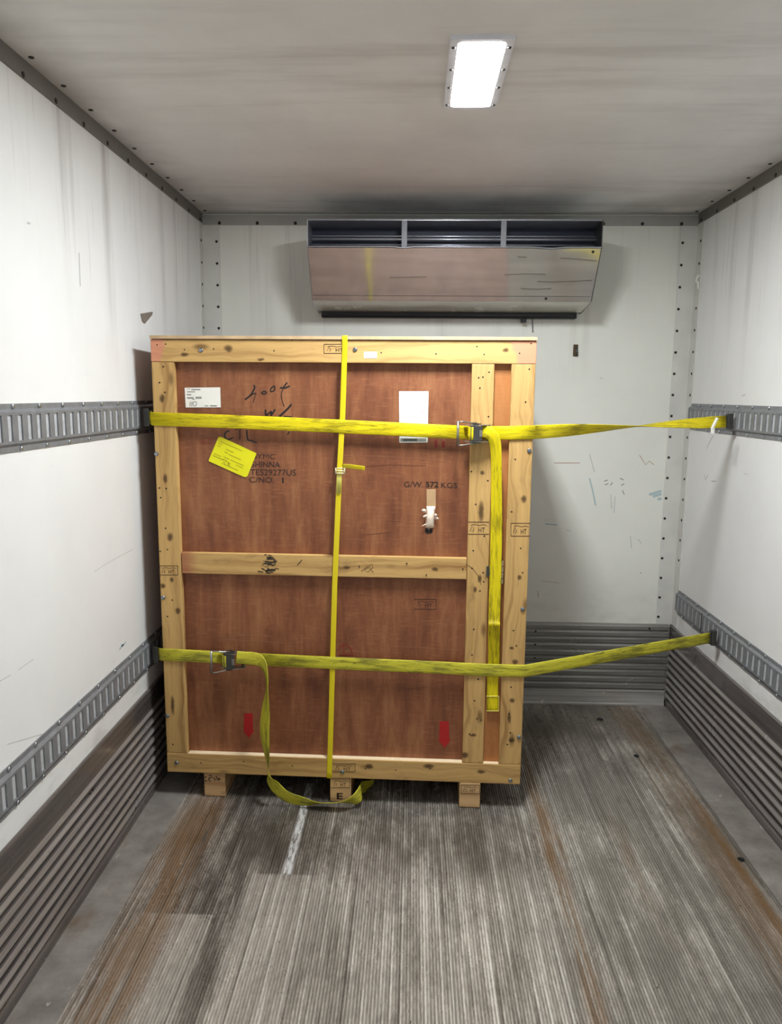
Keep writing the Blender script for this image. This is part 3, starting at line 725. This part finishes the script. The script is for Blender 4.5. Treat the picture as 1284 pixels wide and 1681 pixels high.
board('stile', (1.3285, 0.0008, 0.1885), (1.415, 0.0275, 1.7335), 'pine_z', 0.003)
# pale strip: lamplight on the bottom rail's upper edge, painted as colour
bm = bmesh.new(); box(bm, (0.0865, 0.003, 0.1875), (1.184, 0.0275, 0.1888)); box(bm, (1.2685, 0.003, 0.1875), (1.3275, 0.0215, 0.1888)); link('lit_edge_strip', bm, M['lit_edge_pine'], crate)
for (a, b, y0) in ((0.145, 0.232, 0.012), (0.6605, 0.745, 0.006), (1.177, 1.2595, 0.0)):
    bm = bmesh.new(); box(bm, (a, y0, 0.0008), (b, DEP-0.01, 0.1065), 0.004); link('skid', bm, M['pine_end'], crate)
# hardware
def bolt_at(px, py, dy=0.0, r=0.0095):
    p = cr(px, py, dy); return p
bm = bmesh.new(); disc(bm, (0,0,0), (0,-1,0), 0.0085, 0.005, 16); bolt = link('bolt', bm, M['bolt'], crate, True)
copies(bolt, crate, [cr(x, y, 0.001) for x, y in ((330, 575), (583, 574), (257, 745), (268, 981), (275, 1175), (290, 1252), (869, 740), (858, 1000), (852, 1210), (838, 1281), (562, 1267))])
nails = [(268,602),(262,628),(271,644),(258,566),(272,565),(303,574),(351,573),(450,576),(480,558),(262,801),(273,802),(264,817),(272,867),(275,902),(263,905),(264,690),(275,1012),(284,1222),(283,985),
 (626,579),(716,581),(783,569),(795,582),(853,580),(872,564),(803,611),(786,620),(793,619),(788,637),(869,606),(863,660),(802,684),(846,754),(774,774),(801,789),(781,828),(795,880),(777,904),(793,940),(794,955),(788,970),(778,1033),(775,1075),(785,1115),(779,1150),(783,1180),(790,1182),(771,1205),(855,900),(840,840),(858,940),(848,1060),(843,1035),(839,1128),(838,1203),(836,1172),(833,1222),(838,1216),(668,925),(590,930),(700,944),(760,934),(438,937),(600,1262),(650,1264),(706,1262),(400,1250),(330,1252),(480,1257),(775,933)]
bm = bmesh.new(); disc(bm, (0,0,0), (0,-1,0), 0.0031, 0.0012, 8); nail = link('nail', bm, M['nail'], crate, True)
copies(nail, crate, [cr(x, y, 0.0008) for x, y in nails])
# hinge on the narrow gap
p = cr(823, 938, 0.012)
bm = bmesh.new(); tube(bm, [(p.x, 0.004, p.z-0.044), (p.x, 0.004, p.z+0.044)], 0.0075, 12); box(bm, (p.x-0.016, 0.010, p.z-0.035), (p.x+0.0045, 0.0215, p.z+0.035), 0.001)
hg = link('hinge', bm, M['hinge'], crate); bm = bmesh.new()
for dz in (-0.024, 0.0, 0.024): tube(bm, [(p.x, 0.004, p.z+dz-0.0012), (p.x, 0.004, p.z+dz+0.0012)], 0.0085, 12)
link('hinge_joint', bm, M['steel_dark'], hg, True)
p = cr(801, 938); bm = bmesh.new(); box(bm, (p.x-0.006, -0.0012, p.z-0.02), (p.x+0.012, 0.0, p.z+0.02)); link('hinge_leaf', bm, M['steel_dark'], crate)

# lettering and marks -------------------------------------------------
YI = PANEL - 0.0008
def P2(px, py, dy=YI): q = cr(px, py, dy); return (q.x, q.z)
def tx(bm, body, px0, py0, px1, py1, dy=YI, bold=0.0):
    a = P2(px0, py1, dy); b = P2(px1, py0, dy); text_bm(bm, body, a[0], b[0], a[1], b[1], dy, 0.0, bold)
for body, x0, y0, x1, y1, mm in (('SYMC', 416, 745.5, 452, 753, 'stencil'), ('SHINNA', 413, 758, 460, 767, 'stencil'), ('TES29277US', 411, 771, 486, 780, 'stencil'), ('C/NO.', 409.5, 783.5, 450, 792, 'stencil'), ('1', 463, 784, 466, 793, 'stencil'),
        ('G/W.', 663.5, 791, 695, 799.5, 'stencil'), ('572', 699, 791, 720, 800, 'ink'), ('KGS', 724, 792.5, 751, 801, 'stencil')):
    bm = bmesh.new(); tx(bm, body, x0, y0, x1, y1, bold=0.014 if body == '572' else 0.0 if body in ('1', 'SYMC') else 0.008); link('stencil_lettering', bm, M[mm], crate)
# handwriting
def hw(bm, pts, w=0.007, o=(300, 610), s=5.836, dy=YI):
    q = [P2(o[0]+x/s, o[1]+y/s, dy) for x, y in pts]
    if len(q) > 2:
        c3 = catmull([(a, 0, b) for a, b in q], 5); q = [(v.x, v.z) for v in c3]
    stroke(bm, q, w, dy)
HW = ((0.009, [(678,130),(690,148),(676,185),(650,225),(598,270)]), (0.006, [(640,240),(670,215),(706,206)]), (0.004, [(704,208),(690,245),(676,298)]),
    (0.007, [(752,205),(780,188),(800,195),(800,208),(770,214),(752,206)]), (0.007, [(838,175),(858,150),(880,140),(878,178),(850,192),(838,178)]),
    (0.008, [(1002,104),(985,125),(966,148)]), (0.009, [(934,154),(960,158),(990,154),(1026,138)]), (0.004, [(960,168),(946,215),(950,270),(974,338)]),
    (0.009, [(794,362),(794,395),(798,424)]), (0.009, [(800,424),(830,395),(852,380)]), (0.009, [(850,385),(846,426)]), (0.009, [(848,420),(870,385),(886,360)]),
    (0.011, [(1042,314),(1000,362),(925,432)]), (0.007, [(970,430),(1010,432),(1050,436)]),
    (0.008, [(448,566),(415,580),(402,605),(408,636),(440,650),(482,632)]), (0.007, [(500,552),(535,545),(560,548)]), (0.006, [(545,560),(548,600),(545,650)]),
    (0.008, [(614,562),(616,610),(624,656)]), (0.008, [(624,656),(660,664),(710,682)]), (0.006, [(1022,575),(1004,606)]))
for lo, hi in ((0, 8), (8, 14), (14, 20)):
    bm = bmesh.new()
    for w, pts in HW[lo:hi]: hw(bm, pts, w*0.68)
    link('handwriting', bm, M['ink'], crate)
# red arrows and faint red print
for (x, y, s, fade) in ((729.5, 1184, 1.0, 'red_ink'), (408, 1171, 0.92, 'red_ink')):
    bm = bmesh.new()
    c0 = [(-7.5, 0), (7.5, 0), (8, 30), (10, 29.5), (9, 33), (0.5, 44), (-10, 31), (-8, 31), (-8.5, 28)]
    poly(bm, [P2(x+a*s, y+b*s) for a, b in c0], YI); link('red_arrow', bm, M[fade], crate)
bm = bmesh.new()
for pts in ([(330,727),(350,727.5)], [(331,722),(333,727)], [(340,719),(348,722)]): stroke(bm, [P2(*q) for q in pts], 0.003, YI)
for pts in ([(554,1068),(560,1060),(566,1058),(574,1062),(579,1072)], [(564,1055),(565,1073)], [(556,1075),(580,1075)], [(368,1092),(378,1094)]): stroke(bm, [P2(*q) for q in pts], 0.004, YI)
for pts in ([(716,722),(716,735)], [(728,724),(728,735)]): stroke(bm, [P2(*q) for q in pts], 0.012, YI)
link('red_print', bm, M['red_faint'], crate)
# scratches on the plywood
for pts in ([(560,747),(620,749),(690,753),(740,758)], [(645,1061),(700,1064),(758,1068)], [(600,1036),(640,1040)], [(370,1049),(420,1053),(470,1056),(497,1054)], [(395,1042),(450,1045)], [(652,1048),(660,1049)], [(690,1020),(740,1018)], [(705,860),(703,895),(706,910)], [(572,885),(600,886)]):
    bm = bmesh.new(); stroke(bm, [P2(*q) for q in pts], 0.0015, YI); link('scratch', bm, M['scratch'], crate)
for pts in ([(560,768),(640,763),(700,765)], [(633,855),(660,857)], [(700,1128),(650,1134)], [(600,878),(640,874)]):
    bm = bmesh.new(); stroke(bm, [P2(*q) for q in pts], 0.0013, YI); link('scratch', bm, M['dark_scratch'], crate)
# heat-treatment stamps: a box, an emblem squiggle and HT
def stamp(x0, y0, x1, y1, dy, ht=True, sides='tblr', m='stamp'):
    bm = bmesh.new(); w = 0.0018
    c = {'t': ((x0,y0),(x1,y0)), 'b': ((x0,y1),(x1,y1)), 'l': ((x0,y0),(x0,y1)), 'r': ((x1,y0),(x1,y1))}
    for k in sides: stroke(bm, [P2(*q, dy) for q in c[k]], w if k in 'lr' else w*1.3, dy)
    W_, H_ = x1-x0, y1-y0
    stroke(bm, [P2(x0+W_*a, y0+H_*b, dy) for a, b in ((0.12,0.75),(0.2,0.35),(0.3,0.6),(0.22,0.8))], w, dy)
    stroke(bm, [P2(x0+W_*a, y0+H_*b, dy) for a, b in ((0.15,0.25),(0.35,0.18),(0.55,0.28),(0.75,0.2),(0.9,0.3))], w, dy)
    if ht: tx(bm, 'HT', x0+W_*0.5, y0+H_*0.45, x0+W_*0.8, y0+H_*0.85, dy)
    link('heat_stamp', bm, M[m], crate)
F = -0.0009
stamp(532, 565, 571, 580, F, sides='tbl'); stamp(262, 929, 292, 944, 0.0006); stamp(768, 857, 803, 877, F+0.0008, sides='tb'); stamp(839, 859, 871, 880, F+0.0008, sides='tbl')
stamp(680, 984, 716, 1000, YI, sides='tbr', m='stencil'); stamp(546, 1254, 583, 1267, F, sides='tbr')
stamp(544, 1279, 574, 1293, 0.0052, sides='tbr'); stamp(757, 1289, 787, 1303, F+0.0003, sides='tblr')
bm = bmesh.new(); tx(bm, 'E', 553, 1302, 563, 1312, 0.0052, 0.02)
link('painted_letter', bm, M['ink'], crate)
bm = bmesh.new(); dk = 0.0112
for pts in ([(334,1277),(339,1275)], [(343,1274),(347,1272.5),(348,1276),(342,1278),(343,1281),(346,1282)], [(351,1276),(353,1281),(356,1279)], [(354,1274),(360,1281)], [(358,1281),(361,1277),(362,1280)], [(336,1281),(340,1282)]):
    stroke(bm, [P2(*q, dk) for q in pts], 0.004, dk)
link('scribble', bm, M['ink'], crate)
# ink smudge and pencil loop on the middle rail
bm = bmesh.new(); random.seed(3)
for i in range(60):
    x0, y0 = random.gauss(440, 6), random.choice([random.gauss(921, 4), random.gauss(936, 2.5)]); dx = random.uniform(2, 8)
    stroke(bm, [P2(x0, y0, 0.002), P2(x0+dx, y0+random.uniform(-2, 2), 0.002)], random.uniform(0.002, 0.005), 0.002)
link('ink_smudge', bm, M['smudge'], crate)
bm = bmesh.new(); stroke(bm, [P2(488, 928, 0.002), P2(496, 919, 0.002)], 0.003, 0.002); link('ink_stroke', bm, M['smudge'], crate)
bm = bmesh.new()
for pts in ([(593,938),(605,929),(611,926),(612,932),(604,939),(598,937),(606,931),(613,940)],): stroke(bm, [P2(*q, 0.002) for q in pts], 0.0016, 0.002)
dd = 0.0
for pts in ([(765,926),(776,933),(785,945),(790,960)],): stroke(bm, [P2(*q, dd) for q in pts], 0.0016, dd)
link('pencil_marks', bm, M['stamp'], crate)
# dirty mark on the bottom rail
# stuck-on papers: thin solid sheets
def paper(name, corners, m, dy, label=None, th=0.0009):
    bm = bmesh.new(); q = [P2(x, y, dy) for x, y in corners]
    A = [bm.verts.new((a, dy, b)) for a, b in q]; B = [bm.verts.new((a, dy+th, b)) for a, b in q]; n = len(q)
    bm.faces.new(A); bm.faces.new(B[::-1])
    for k in range(n): bm.faces.new((A[k], B[k], B[(k+1) % n], A[(k+1) % n]))
    o = link(name, bm, M[m], crate); 
    if label: o['label'] = label
    return o
def prints(parent, name, rects, m, dy):
    bm = bmesh.new()
    for (x0, y0, x1, y1) in rects: poly(bm, [P2(x0, y0, dy), P2(x0, y1, dy), P2(x1, y1, dy), P2(x1, y0, dy)], dy)
    link(name, bm, M[m], parent)
YP = PANEL - 0.0022
lb = paper('shipping_label', [(303, 636.5), (304.8, 669), (362.5, 668.8), (361.5, 635.8)], 'paper', YP, 'small white printed label')
prints(lb, 'printed_lines', [(307, 638, 312, 639), (314, 638.5, 329, 640.5), (307.5, 642.3, 320, 644), (306.5, 647, 314, 649), (307, 652, 318, 654.5), (321, 651.3, 331, 654.6), (315.5, 654.8, 320, 656.2)], 'print', YP-0.0004)
prints(lb, 'printed_line', [(336, 665.8, 342, 666.8)], 'print_dark', YP-0.0004); prints(lb, 'printed_line', [(345, 665.6, 356, 667)], 'print_dark', YP-0.0004)
bm = bmesh.new()
for pts in ([(312.5, 659.5),(311.8,667)], [(315.2,659.5),(314.8,667)], [(317.5,660),(322,659.3),(323,663),(321.5,666.5),(317.5,666),(316.8,662),(317.5,660)]): stroke(bm, [P2(*q, YP-0.0004) for q in pts], 0.0022, YP-0.0004)
link('handwritten_number', bm, M['print_dark'], lb)
# yellow sticker
yc = [(358.6, 717.6), (363, 717.2), (420.6, 744), (420.4, 746), (406.4, 781.5), (403.5, 783.3), (400, 782.8), (342.6, 757), (343, 754.5)]
ys_ = paper('yellow_sticker', yc, 'sticker', YP-0.0008, 'bright yellow paper sticker put on askew', 0.0011)
o_ = Vector((359.5, 717)); ex = Vector((61.0, 27.0)).normalized(); ey = Vector((-16.5, 39.5)).normalized()
def sp_(a, b): q = o_ + ex*a + ey*b; return (q.x, q.y)
def lines(rows, m, w, nm):
    bm = bmesh.new()
    for a0, a1, b in rows: stroke(bm, [P2(*sp_(a0, b), YP-0.0012), P2(*sp_(a1, b), YP-0.0012)], w, YP-0.0012)
    link(nm, bm, M[m], ys_)
lines([(4, 44, 6), (3, 10, 10), (3, 9, 14), (18, 32, 14), (18, 24, 19), (26, 48, 20), (3, 16, 28.5), (20, 30, 27), (32, 56, 27), (20, 27, 31), (31, 35, 33), (44, 56, 31), (24, 50, 38)], 'sticker_print', 0.0030, 'printed_lines')
lines([(3, 22, 32)], 'sticker_dark', 0.0022, 'printed_lines')
bm = bmesh.new()
for pts in ([(364, 762),(368,758),(370,762)], [(370,758),(375,758),(374,764)], [(375,760),(377,765),(377,766)]): stroke(bm, [P2(*q, YP-0.0013) for q in pts], 0.0018, YP-0.0013)
link('handwriting', bm, M['sticker_dark'], ys_)
# document sheet
ds = paper('document_sheet', [(655.2, 642.3), (655.8, 726.8), (702.2, 726.3), (703.6, 642.2)], 'sheet', YP, 'white A4 document with a dark printed strip at its foot')
prints(ds, 'printed_header', [(657, 644.5, 661, 645.3), (658, 647, 676, 648.2), (657, 652, 663, 653), (657, 655.5, 662, 656.4)], 'print_pale', YP-0.0004); prints(ds, 'printed_lines', [(660, 673.5, 668, 678), (672, 673, 688, 678.5), (664, 682, 693, 684), (664, 686, 693, 690)], 'print_pale', YP-0.0004)
prints(ds, 'printed_seal', [(690, 673, 697, 680)], 'print_pink', YP-0.0004)
prints(ds, 'printed_strip', [(657.5, 719.5, 700, 725)], 'print', YP-0.0004); prints(ds, 'printed_strip', [(662, 720.3, 685, 724.2)], 'print_dark', YP-0.0008)
# little blank label on the top rail
bm = bmesh.new(); a = cr(597.5, 588.3, -0.0012); b = cr(619, 577.5, -0.0012); box(bm, (a.x, -0.0012, a.z), (b.x, -0.0001, b.z), 0.0004, 1)
o = link('blank_label', bm, M['paper'], crate); o['label'] = 'tiny blank white label'
# tape and torn paper over a hole
tp = paper('tape_strip', [(700.5, 803), (700.5, 833), (715.5, 833), (715.5, 803)], 'tape', YP+0.0008)
bm = bmesh.new(); a, b = cr(699, 866, PANEL), cr(714, 831, PANEL); nx, nz = 6, 10; gr = []
random.seed(11)
for j in range(nz+1):
    row = []
    for i in range(nx+1):
        u, v_ = i/nx, j/nz
        row.append(bm.verts.new((a.x+(b.x-a.x)*u + 0.006*(v_-0.5)*0.6, PANEL - 0.001 - 0.016*math.sin(math.pi*u)**0.6*math.sin(math.pi*min(1, v_*0.85+0.12)) - random.uniform(0, 0.003), a.z+(b.z-a.z)*v_)))
    gr.append(row)
for j in range(nz):
    for i in range(nx): bm.faces.new((gr[j][i], gr[j][i+1], gr[j+1][i+1], gr[j+1][i]))
# flaps
for (px, py, dx, dz, s) in ((697, 839, -0.017, 0.004, 1), (698, 847, -0.014, -0.002, 1), (697, 861, -0.016, -0.004, 0.6), (716, 846, 0.010, 0.002, 1), (716, 850, 0.016, -0.002, 1), (715, 836, 0.006, 0.002, 0.8)):
    p = cr(px, py, PANEL-0.006); hgt = 0.009*s
    q = [(0, 0, hgt*0.6), (dx*0.5, -0.006, hgt*0.7+dz), (dx, -0.010, dz+hgt*0.2), (dx*0.9, -0.008, dz-hgt*0.4), (dx*0.4, -0.004, -hgt*0.6), (0, 0, -hgt*0.6)]
    off = 0.006 if dx < 0 else -0.006
    bm.faces.new([bm.verts.new((p.x+off+e[0], p.y+e[1], p.z+e[2])) for e in q])
tn = link('torn_paper', bm, M['torn'], crate, True); md = tn.modifiers.new('thickness', 'SOLIDIFY'); md.thickness = 0.0012
bm = bmesh.new(); p = cr(704, 871, YI); poly(bm, [(p.x+0.015*math.cos(k*0.5236), p.z-0.002+0.011*math.sin(k*0.5236)) for k in range(12)], YI); link('hole', bm, M['black'], crate)
bm = bmesh.new(); tube(bm, [(p.x-0.003, YI-0.001, p.z+0.007), (p.x+0.004, YI-0.006, p.z+0.007)], 0.0025, 8); link('staple', bm, M['bolt'], crate)

# ------------------------------------------------------------------ yellow polypropylene band round the crate
bd = tag(empty('packing_band', c2w((0.69, 0, 0.1)), -CYAW), 'narrow yellow plastic band running upright round the crate', 'packing band')
bo = Vector((0.69, 0, 0.1))
def loc(p): return Vector(p) - bo
bt, bk, bb = cr(566.5, 552, -0.003), cr(557.5, 772, -0.0016), cr(540.5, 1272, -0.003)
bt.z = Hc + 0.002; bb.z = 0.1045
bm = bmesh.new()
path = [(bt.x+0.02, DEP+0.003, Hc+0.0012), (bt.x, -0.006, Hc+0.0018), (bt.x, -0.0080, Hc-0.0005), (bt.x-0.0005, -0.0072, 1.815), (bt.x-0.001, -0.0016, 1.80), tuple(cr(562.5, 680, -0.0014)), tuple(cr(559, 745, -0.0014)), tuple(bk),
        tuple(cr(549.5, 960, -0.0014)), tuple(cr(543, 1200, -0.0014)), (bb.x+0.0005, -0.0016, 0.13), (bb.x, -0.0016, 0.1055), (bb.x, 0.001, 0.1045), (bb.x, 0.0045, 0.1045)]
ribbon(bm, [loc(p) for p in path], [(1,0,0)]*len(path), 0.0205, 0.0012, 1, False); link('band', bm, M['band'], bd)
bm = bmesh.new(); p0 = cr(557, 783, -0.006); p1 = cr(555.5, 810, -0.006)
ribbon(bm, [loc(cr(557.5, 776, -0.008)), loc(p0), loc(p1)], [(1,0,0)]*3, 0.019, 0.0012, 1, False); link('band_fold', bm, M['band_fold'], bd)
bm = bmesh.new(); q = loc(cr(558.5, 773, -0.012))
for dz in (-0.009, 0.0, 0.009): tube(bm, [q+Vector((-0.016, 0, dz)), q+Vector((0.016, 0, dz))], 0.0026, 8)
for dx in (-0.016, 0.016): tube(bm, [q+Vector((dx, 0, -0.011)), q+Vector((dx, 0, 0.011))], 0.003, 8)
link('buckle', bm, M['buckle_plastic'], bd, True)
bm = bmesh.new(); e0, e1, e2 = cr(562, 765, -0.014), cr(578, 766, -0.034), cr(599, 769, -0.040)
ribbon(bm, [loc(e0), loc(e1), loc(e2)], [(0,-0.25,1)]*3, 0.0165, 0.0012, 4); link('loose_end', bm, M['band'], bd)

# ------------------------------------------------------------------ ratchet straps
def ratchet(parent, org, ang, seed=0):
    """ratchet buckle lying against the crate face; local x along the strap, -y towards the viewer, z up"""
    def T(p):
        c, s = math.cos(ang), math.sin(ang); return Vector((org[0] + p[0]*c - p[2]*s, org[1] + p[1], org[2] + p[0]*s + p[2]*c))
    def xf(bm):
        for v in bm.verts: v.co = T(v.co)
    def plate(z, flip):
        bm = bmesh.new(); pr = [(-0.045, -0.004), (0.052, -0.004), (0.058, -0.018), (0.042, -0.036), (0.012, -0.046), (-0.018, -0.040), (-0.04, -0.022)]
        prism(bm, pr, 'z', z-0.0013, z+0.0013); xf(bm); return bm
    root = link('ratchet_buckle', plate(0.030, 1), M['steel'], parent)
    link('side_plate', plate(-0.030, -1), M['steel'], root)
    bm = bmesh.new(); tube(bm, [(-0.002, -0.026, -0.036), (-0.002, -0.026, 0.036)], 0.0105, 16); xf(bm); link('spool', bm, M['steel_dark'], root, True)
    for z in (-0.0345, 0.0345):
        bm = bmesh.new(); n = 24; pr = [((0.019 if k % 2 else 0.016)*math.cos(2*math.pi*k/n)-0.002, (0.019 if k % 2 else 0.016)*math.sin(2*math.pi*k/n)-0.026) for k in range(n)]
        prism(bm, pr, 'z', z-0.0015, z+0.0015); xf(bm); link('gear_wheel', bm, M['steel_dark'], root)
    bm = bmesh.new(); box(bm, (-0.022, -0.044, -0.027), (-0.012, -0.012, 0.027), 0.001); box(bm, (-0.012, -0.046, -0.027), (0.020, -0.043, 0.027), 0.001); xf(bm); link('pawl_plate', bm, M['steel_dark'], root)
    bm = bmesh.new(); box(bm, (0.010, -0.048, -0.012), (0.020, -0.0445, 0.012), 0.001); xf(bm); link('release_tab', bm, M['steel'], root)
    bm = bmesh.new(); tube(bm, [(0.046, -0.014, -0.031), (0.046, -0.014, 0.031)], 0.004, 10); xf(bm); link('anchor_pin', bm, M['steel_dark'], root, True)
    # handle: bent bar frame reaching left
    bm = bmesh.new()
    for sg in (1, -1): tube(bm, [(0.0, -0.03, sg*0.0375), (-0.02, -0.040, sg*0.0375), (-0.035, -0.046, sg*0.040), (-0.050, -0.050, sg*0.0425), (-0.072, -0.052, sg*0.0425)], 0.0026, 8)
    tube(bm, [(-0.068, -0.052, 0.044), (-0.068, -0.052, -0.044)], 0.0048, 12); xf(bm); link('handle', bm, M['steel'], root, True)
    # web turned round the spool
    return root, T
def hook(parent, p, side, m):
    bm = bmesh.new(); x = -side
    a = Vector(p); box(bm, a+Vector((0.0, -0.012, -0.034)), a+Vector((side*0.022, 0.012, 0.034)), 0.003); box(bm, a+Vector((side*0.020, -0.007, -0.028)), a+Vector((side*0.034, 0.007, 0.028)), 0.003)
    return link('end_fitting', bm, M['steel_dark'], parent)
def strap(label, wmat, leftp, rightp, front, ratchet_px, rang, twist, tail_pts, tail_w, tailw=0.05):
    """everything in world coordinates about an Empty on the floor below the strap's middle"""
    base = c2w((0.7, -0.02, 0)); t = tag(empty('ratchet_strap', base), label, 'ratchet strap', 'yellow ratchet straps across the crate')
    LW = lambda p: Vector(p) - base
    cw = lambda p: LW(c2w(p))
    A = [cr(x, y, -0.0042) for x, y in front]              # crate coordinates along the face
    i = [k for k, (x, y) in enumerate(front) if x < ratchet_px][-1]
    up = Vector((0,0,1))
    # left run: fitting -> crate corner -> ratchet anchor
    el = Vector(leftp); A0 = A[0]
    L = [LW(el), LW(el)*0.4 + cw((-0.006, 0.006, A0.z))*0.6, cw((-0.004, -0.002, A0.z))] + [cw(p) for p in A[1:i+1]]
    bm = bmesh.new(); ribbon(bm, L, [up]*len(L), 0.05, 0.003, 1, False); link('webbing', bm, M[wmat], t)
    R = [cw(p) for p in A[i+1:]]; er = Vector(rightp); c0 = R[-1]; e1 = LW(er); n = 18
    pts = R + [c0 + (e1-c0)*0.0 + (c2w((1.4192, -0.0012, A[-1].z)) - c2w((A[-1].x, A[-1].y, A[-1].z)))]
    s0 = pts[-1]; wd = [up]*len(pts); run = (e1-s0).normalized(); nrm = run.cross(up).normalized()
    for k in range(1, n+1):
        u = k/n; pts.append(s0 + (e1-s0)*u); a = 0.0
        if twist: a = math.pi*max(0, min(1, (u-0.05)/0.95))**1.0
        wd.append(up*math.cos(a) + nrm*math.sin(a))
    bm = bmesh.new(); ribbon(bm, pts, wd, 0.05, 0.003, 1, False); link('webbing', bm, M[wmat], t)
    # fittings in the rails
    hook(t, LW(el)-Vector((0.018,0,0)), 1, None); hook(t, LW(er)+Vector((0.018,0,0)), -1, None)
    rp = cr(ratchet_px, (front[i][1]+front[i+1][1])/2, -0.006)
    org = cw(rp); root, T = ratchet(t, org, rang)
    bm = bmesh.new(); uvw = [T((-0.012+0.017*math.cos(a), -0.026+0.017*math.sin(a), 0)) for a in [math.pi*(0.4+1.75*k/14) for k in range(15)]]
    ribbon(bm, uvw, [T((0,0,1))-T((0,0,0))]*15, 0.048, 0.005, 1, False); link('wound_webbing', bm, M[wmat], root)
    bm = bmesh.new(); tp_ = [LW(p) for p in tail_pts]; ribbon(bm, tp_, tail_w, tailw, 0.0026, 8); tl = link('loose_tail', bm, M[wmat], t)
    return t, T, LW
cp = lambda px, py, dy: c2w(cr(px, py, dy))
front_u = [(247, 687.5), (400, 693), (560, 700), (700, 707), (768, 710.5), (796, 711), (840, 710.5), (879, 709.5)]
tail_u = [cp(790, 708, -0.034), cp(797, 708.5, -0.040), cp(805, 712, -0.045), cp(811.5, 722, -0.046), cp(814.5, 745, -0.040), cp(815, 800, -0.026), cp(815, 860, -0.020), cp(814, 920, -0.018), cp(812.5, 980, -0.018), cp(811.5, 1015, -0.022), cp(811.5, 1026, -0.032), cp(811, 1038, -0.020), cp(811, 1080, 0.004), cp(809, 1120, 0.008), cp(808.5, 1168, 0.010)]
tw_u = [(0.05,0,1), (0.3,0,1), (0.75,-0.2,0.7), (1,-0.35,0.3), (0.9,-0.55,0), (0.85,-0.5,0), (0.95,-0.35,0), (1,-0.2,0), (1,-0.05,0), (1,0,0), (1,0,0), (1,0,0), (1,0,0), (1,0,0), (1,0,0)]
tu, Tu, LWu = strap('bright yellow ratchet strap across the crate at the upper rails, tail hanging at right', 'web_up', (0.045, 2.873, 1.527), (2.372, 3.222, 1.521), front_u, 781, 0.0, True, tail_u, tw_u, 0.044)
front_l = [(251, 1074.5), (300, 1076), (340, 1078), (366, 1079), (396, 1081), (560, 1089), (700, 1095), (800, 1100), (856, 1101.5)]
tail_l = [cp(388, 1079, -0.046), cp(402, 1080, -0.040), cp(416, 1081, -0.046), cp(428, 1086, -0.060), cp(436, 1104, -0.064), cp(438.5, 1132, -0.062), cp(436, 1170, -0.060), cp(434.5, 1205, -0.060), cp(438, 1240, -0.058), cp(441, 1266, -0.054), cp(449, 1287, -0.050), cp(468, 1306, -0.046), cp(495, 1315, -0.046), cp(525, 1318, -0.052), cp(560, 1317, -0.056), cp(584, 1311, -0.042), cp(592, 1301, -0.012), cp(594, 1293, 0.06), cp(604, 1291, 0.12), cp(612, 1289, 0.16)]
tw_l = [(0,0,1), (0.08,0,1), (0.3,0,1), (0.8,-0.4,0.75), (0.6,-1.0,0.3), (0.35,-1,0), (0.8,-0.65,0), (0.85,-0.55,0), (0.6,-0.85,0.1), (0.25,-1.0,-0.1), (0.65,-0.3,0.8), (0.45,-0.15,0.9), (0.2,-0.3,1), (0.1,-0.9,0.6), (-0.1,-0.85,0.55), (-0.5,-0.3,0.8), (-0.25,0,1), (0,0,1), (0,0,1), (0.2,0.2,1)]
tl_, Tl, LWl = strap('grimy yellow ratchet strap across the crate near the floor, tail trailing on the floor', 'web_low', (0.045, 2.866, 0.587), (2.372, 3.218, 0.581), front_l, 381, -0.01, False, tail_l, tw_l)
# white cable tie and stitched ends
q = LWu(hit(1170, 698, 1, 3.13)); bm = bmesh.new()
tube(bm, [q+Vector((0.012, -0.012, 0.030)), q+Vector((0.004, -0.012, 0.010)), q+Vector((-0.006, -0.012, -0.014))], 0.0065, 8); box(bm, q+Vector((-0.010, -0.016, -0.034)), q+Vector((0.004, -0.008, -0.010)), 0.002)
o = link('cable_tie', bm, M['paper'], tu); o['label'] = 'white cable tie'
for (tt, LW, pts, y, wm) in ((tu, LWu, ((799, 1143), (819, 1143), (819, 1167), (799, 1167)), 0.006, 'web_up'),):
    bm = bmesh.new(); Q = [LW(cp(px, py, y)) for px, py in pts]
    for a, b in zip(Q, Q[1:]): tube(bm, [a, b], 0.0012, 6)
    link('stitching', bm, M['band_fold'], tt)
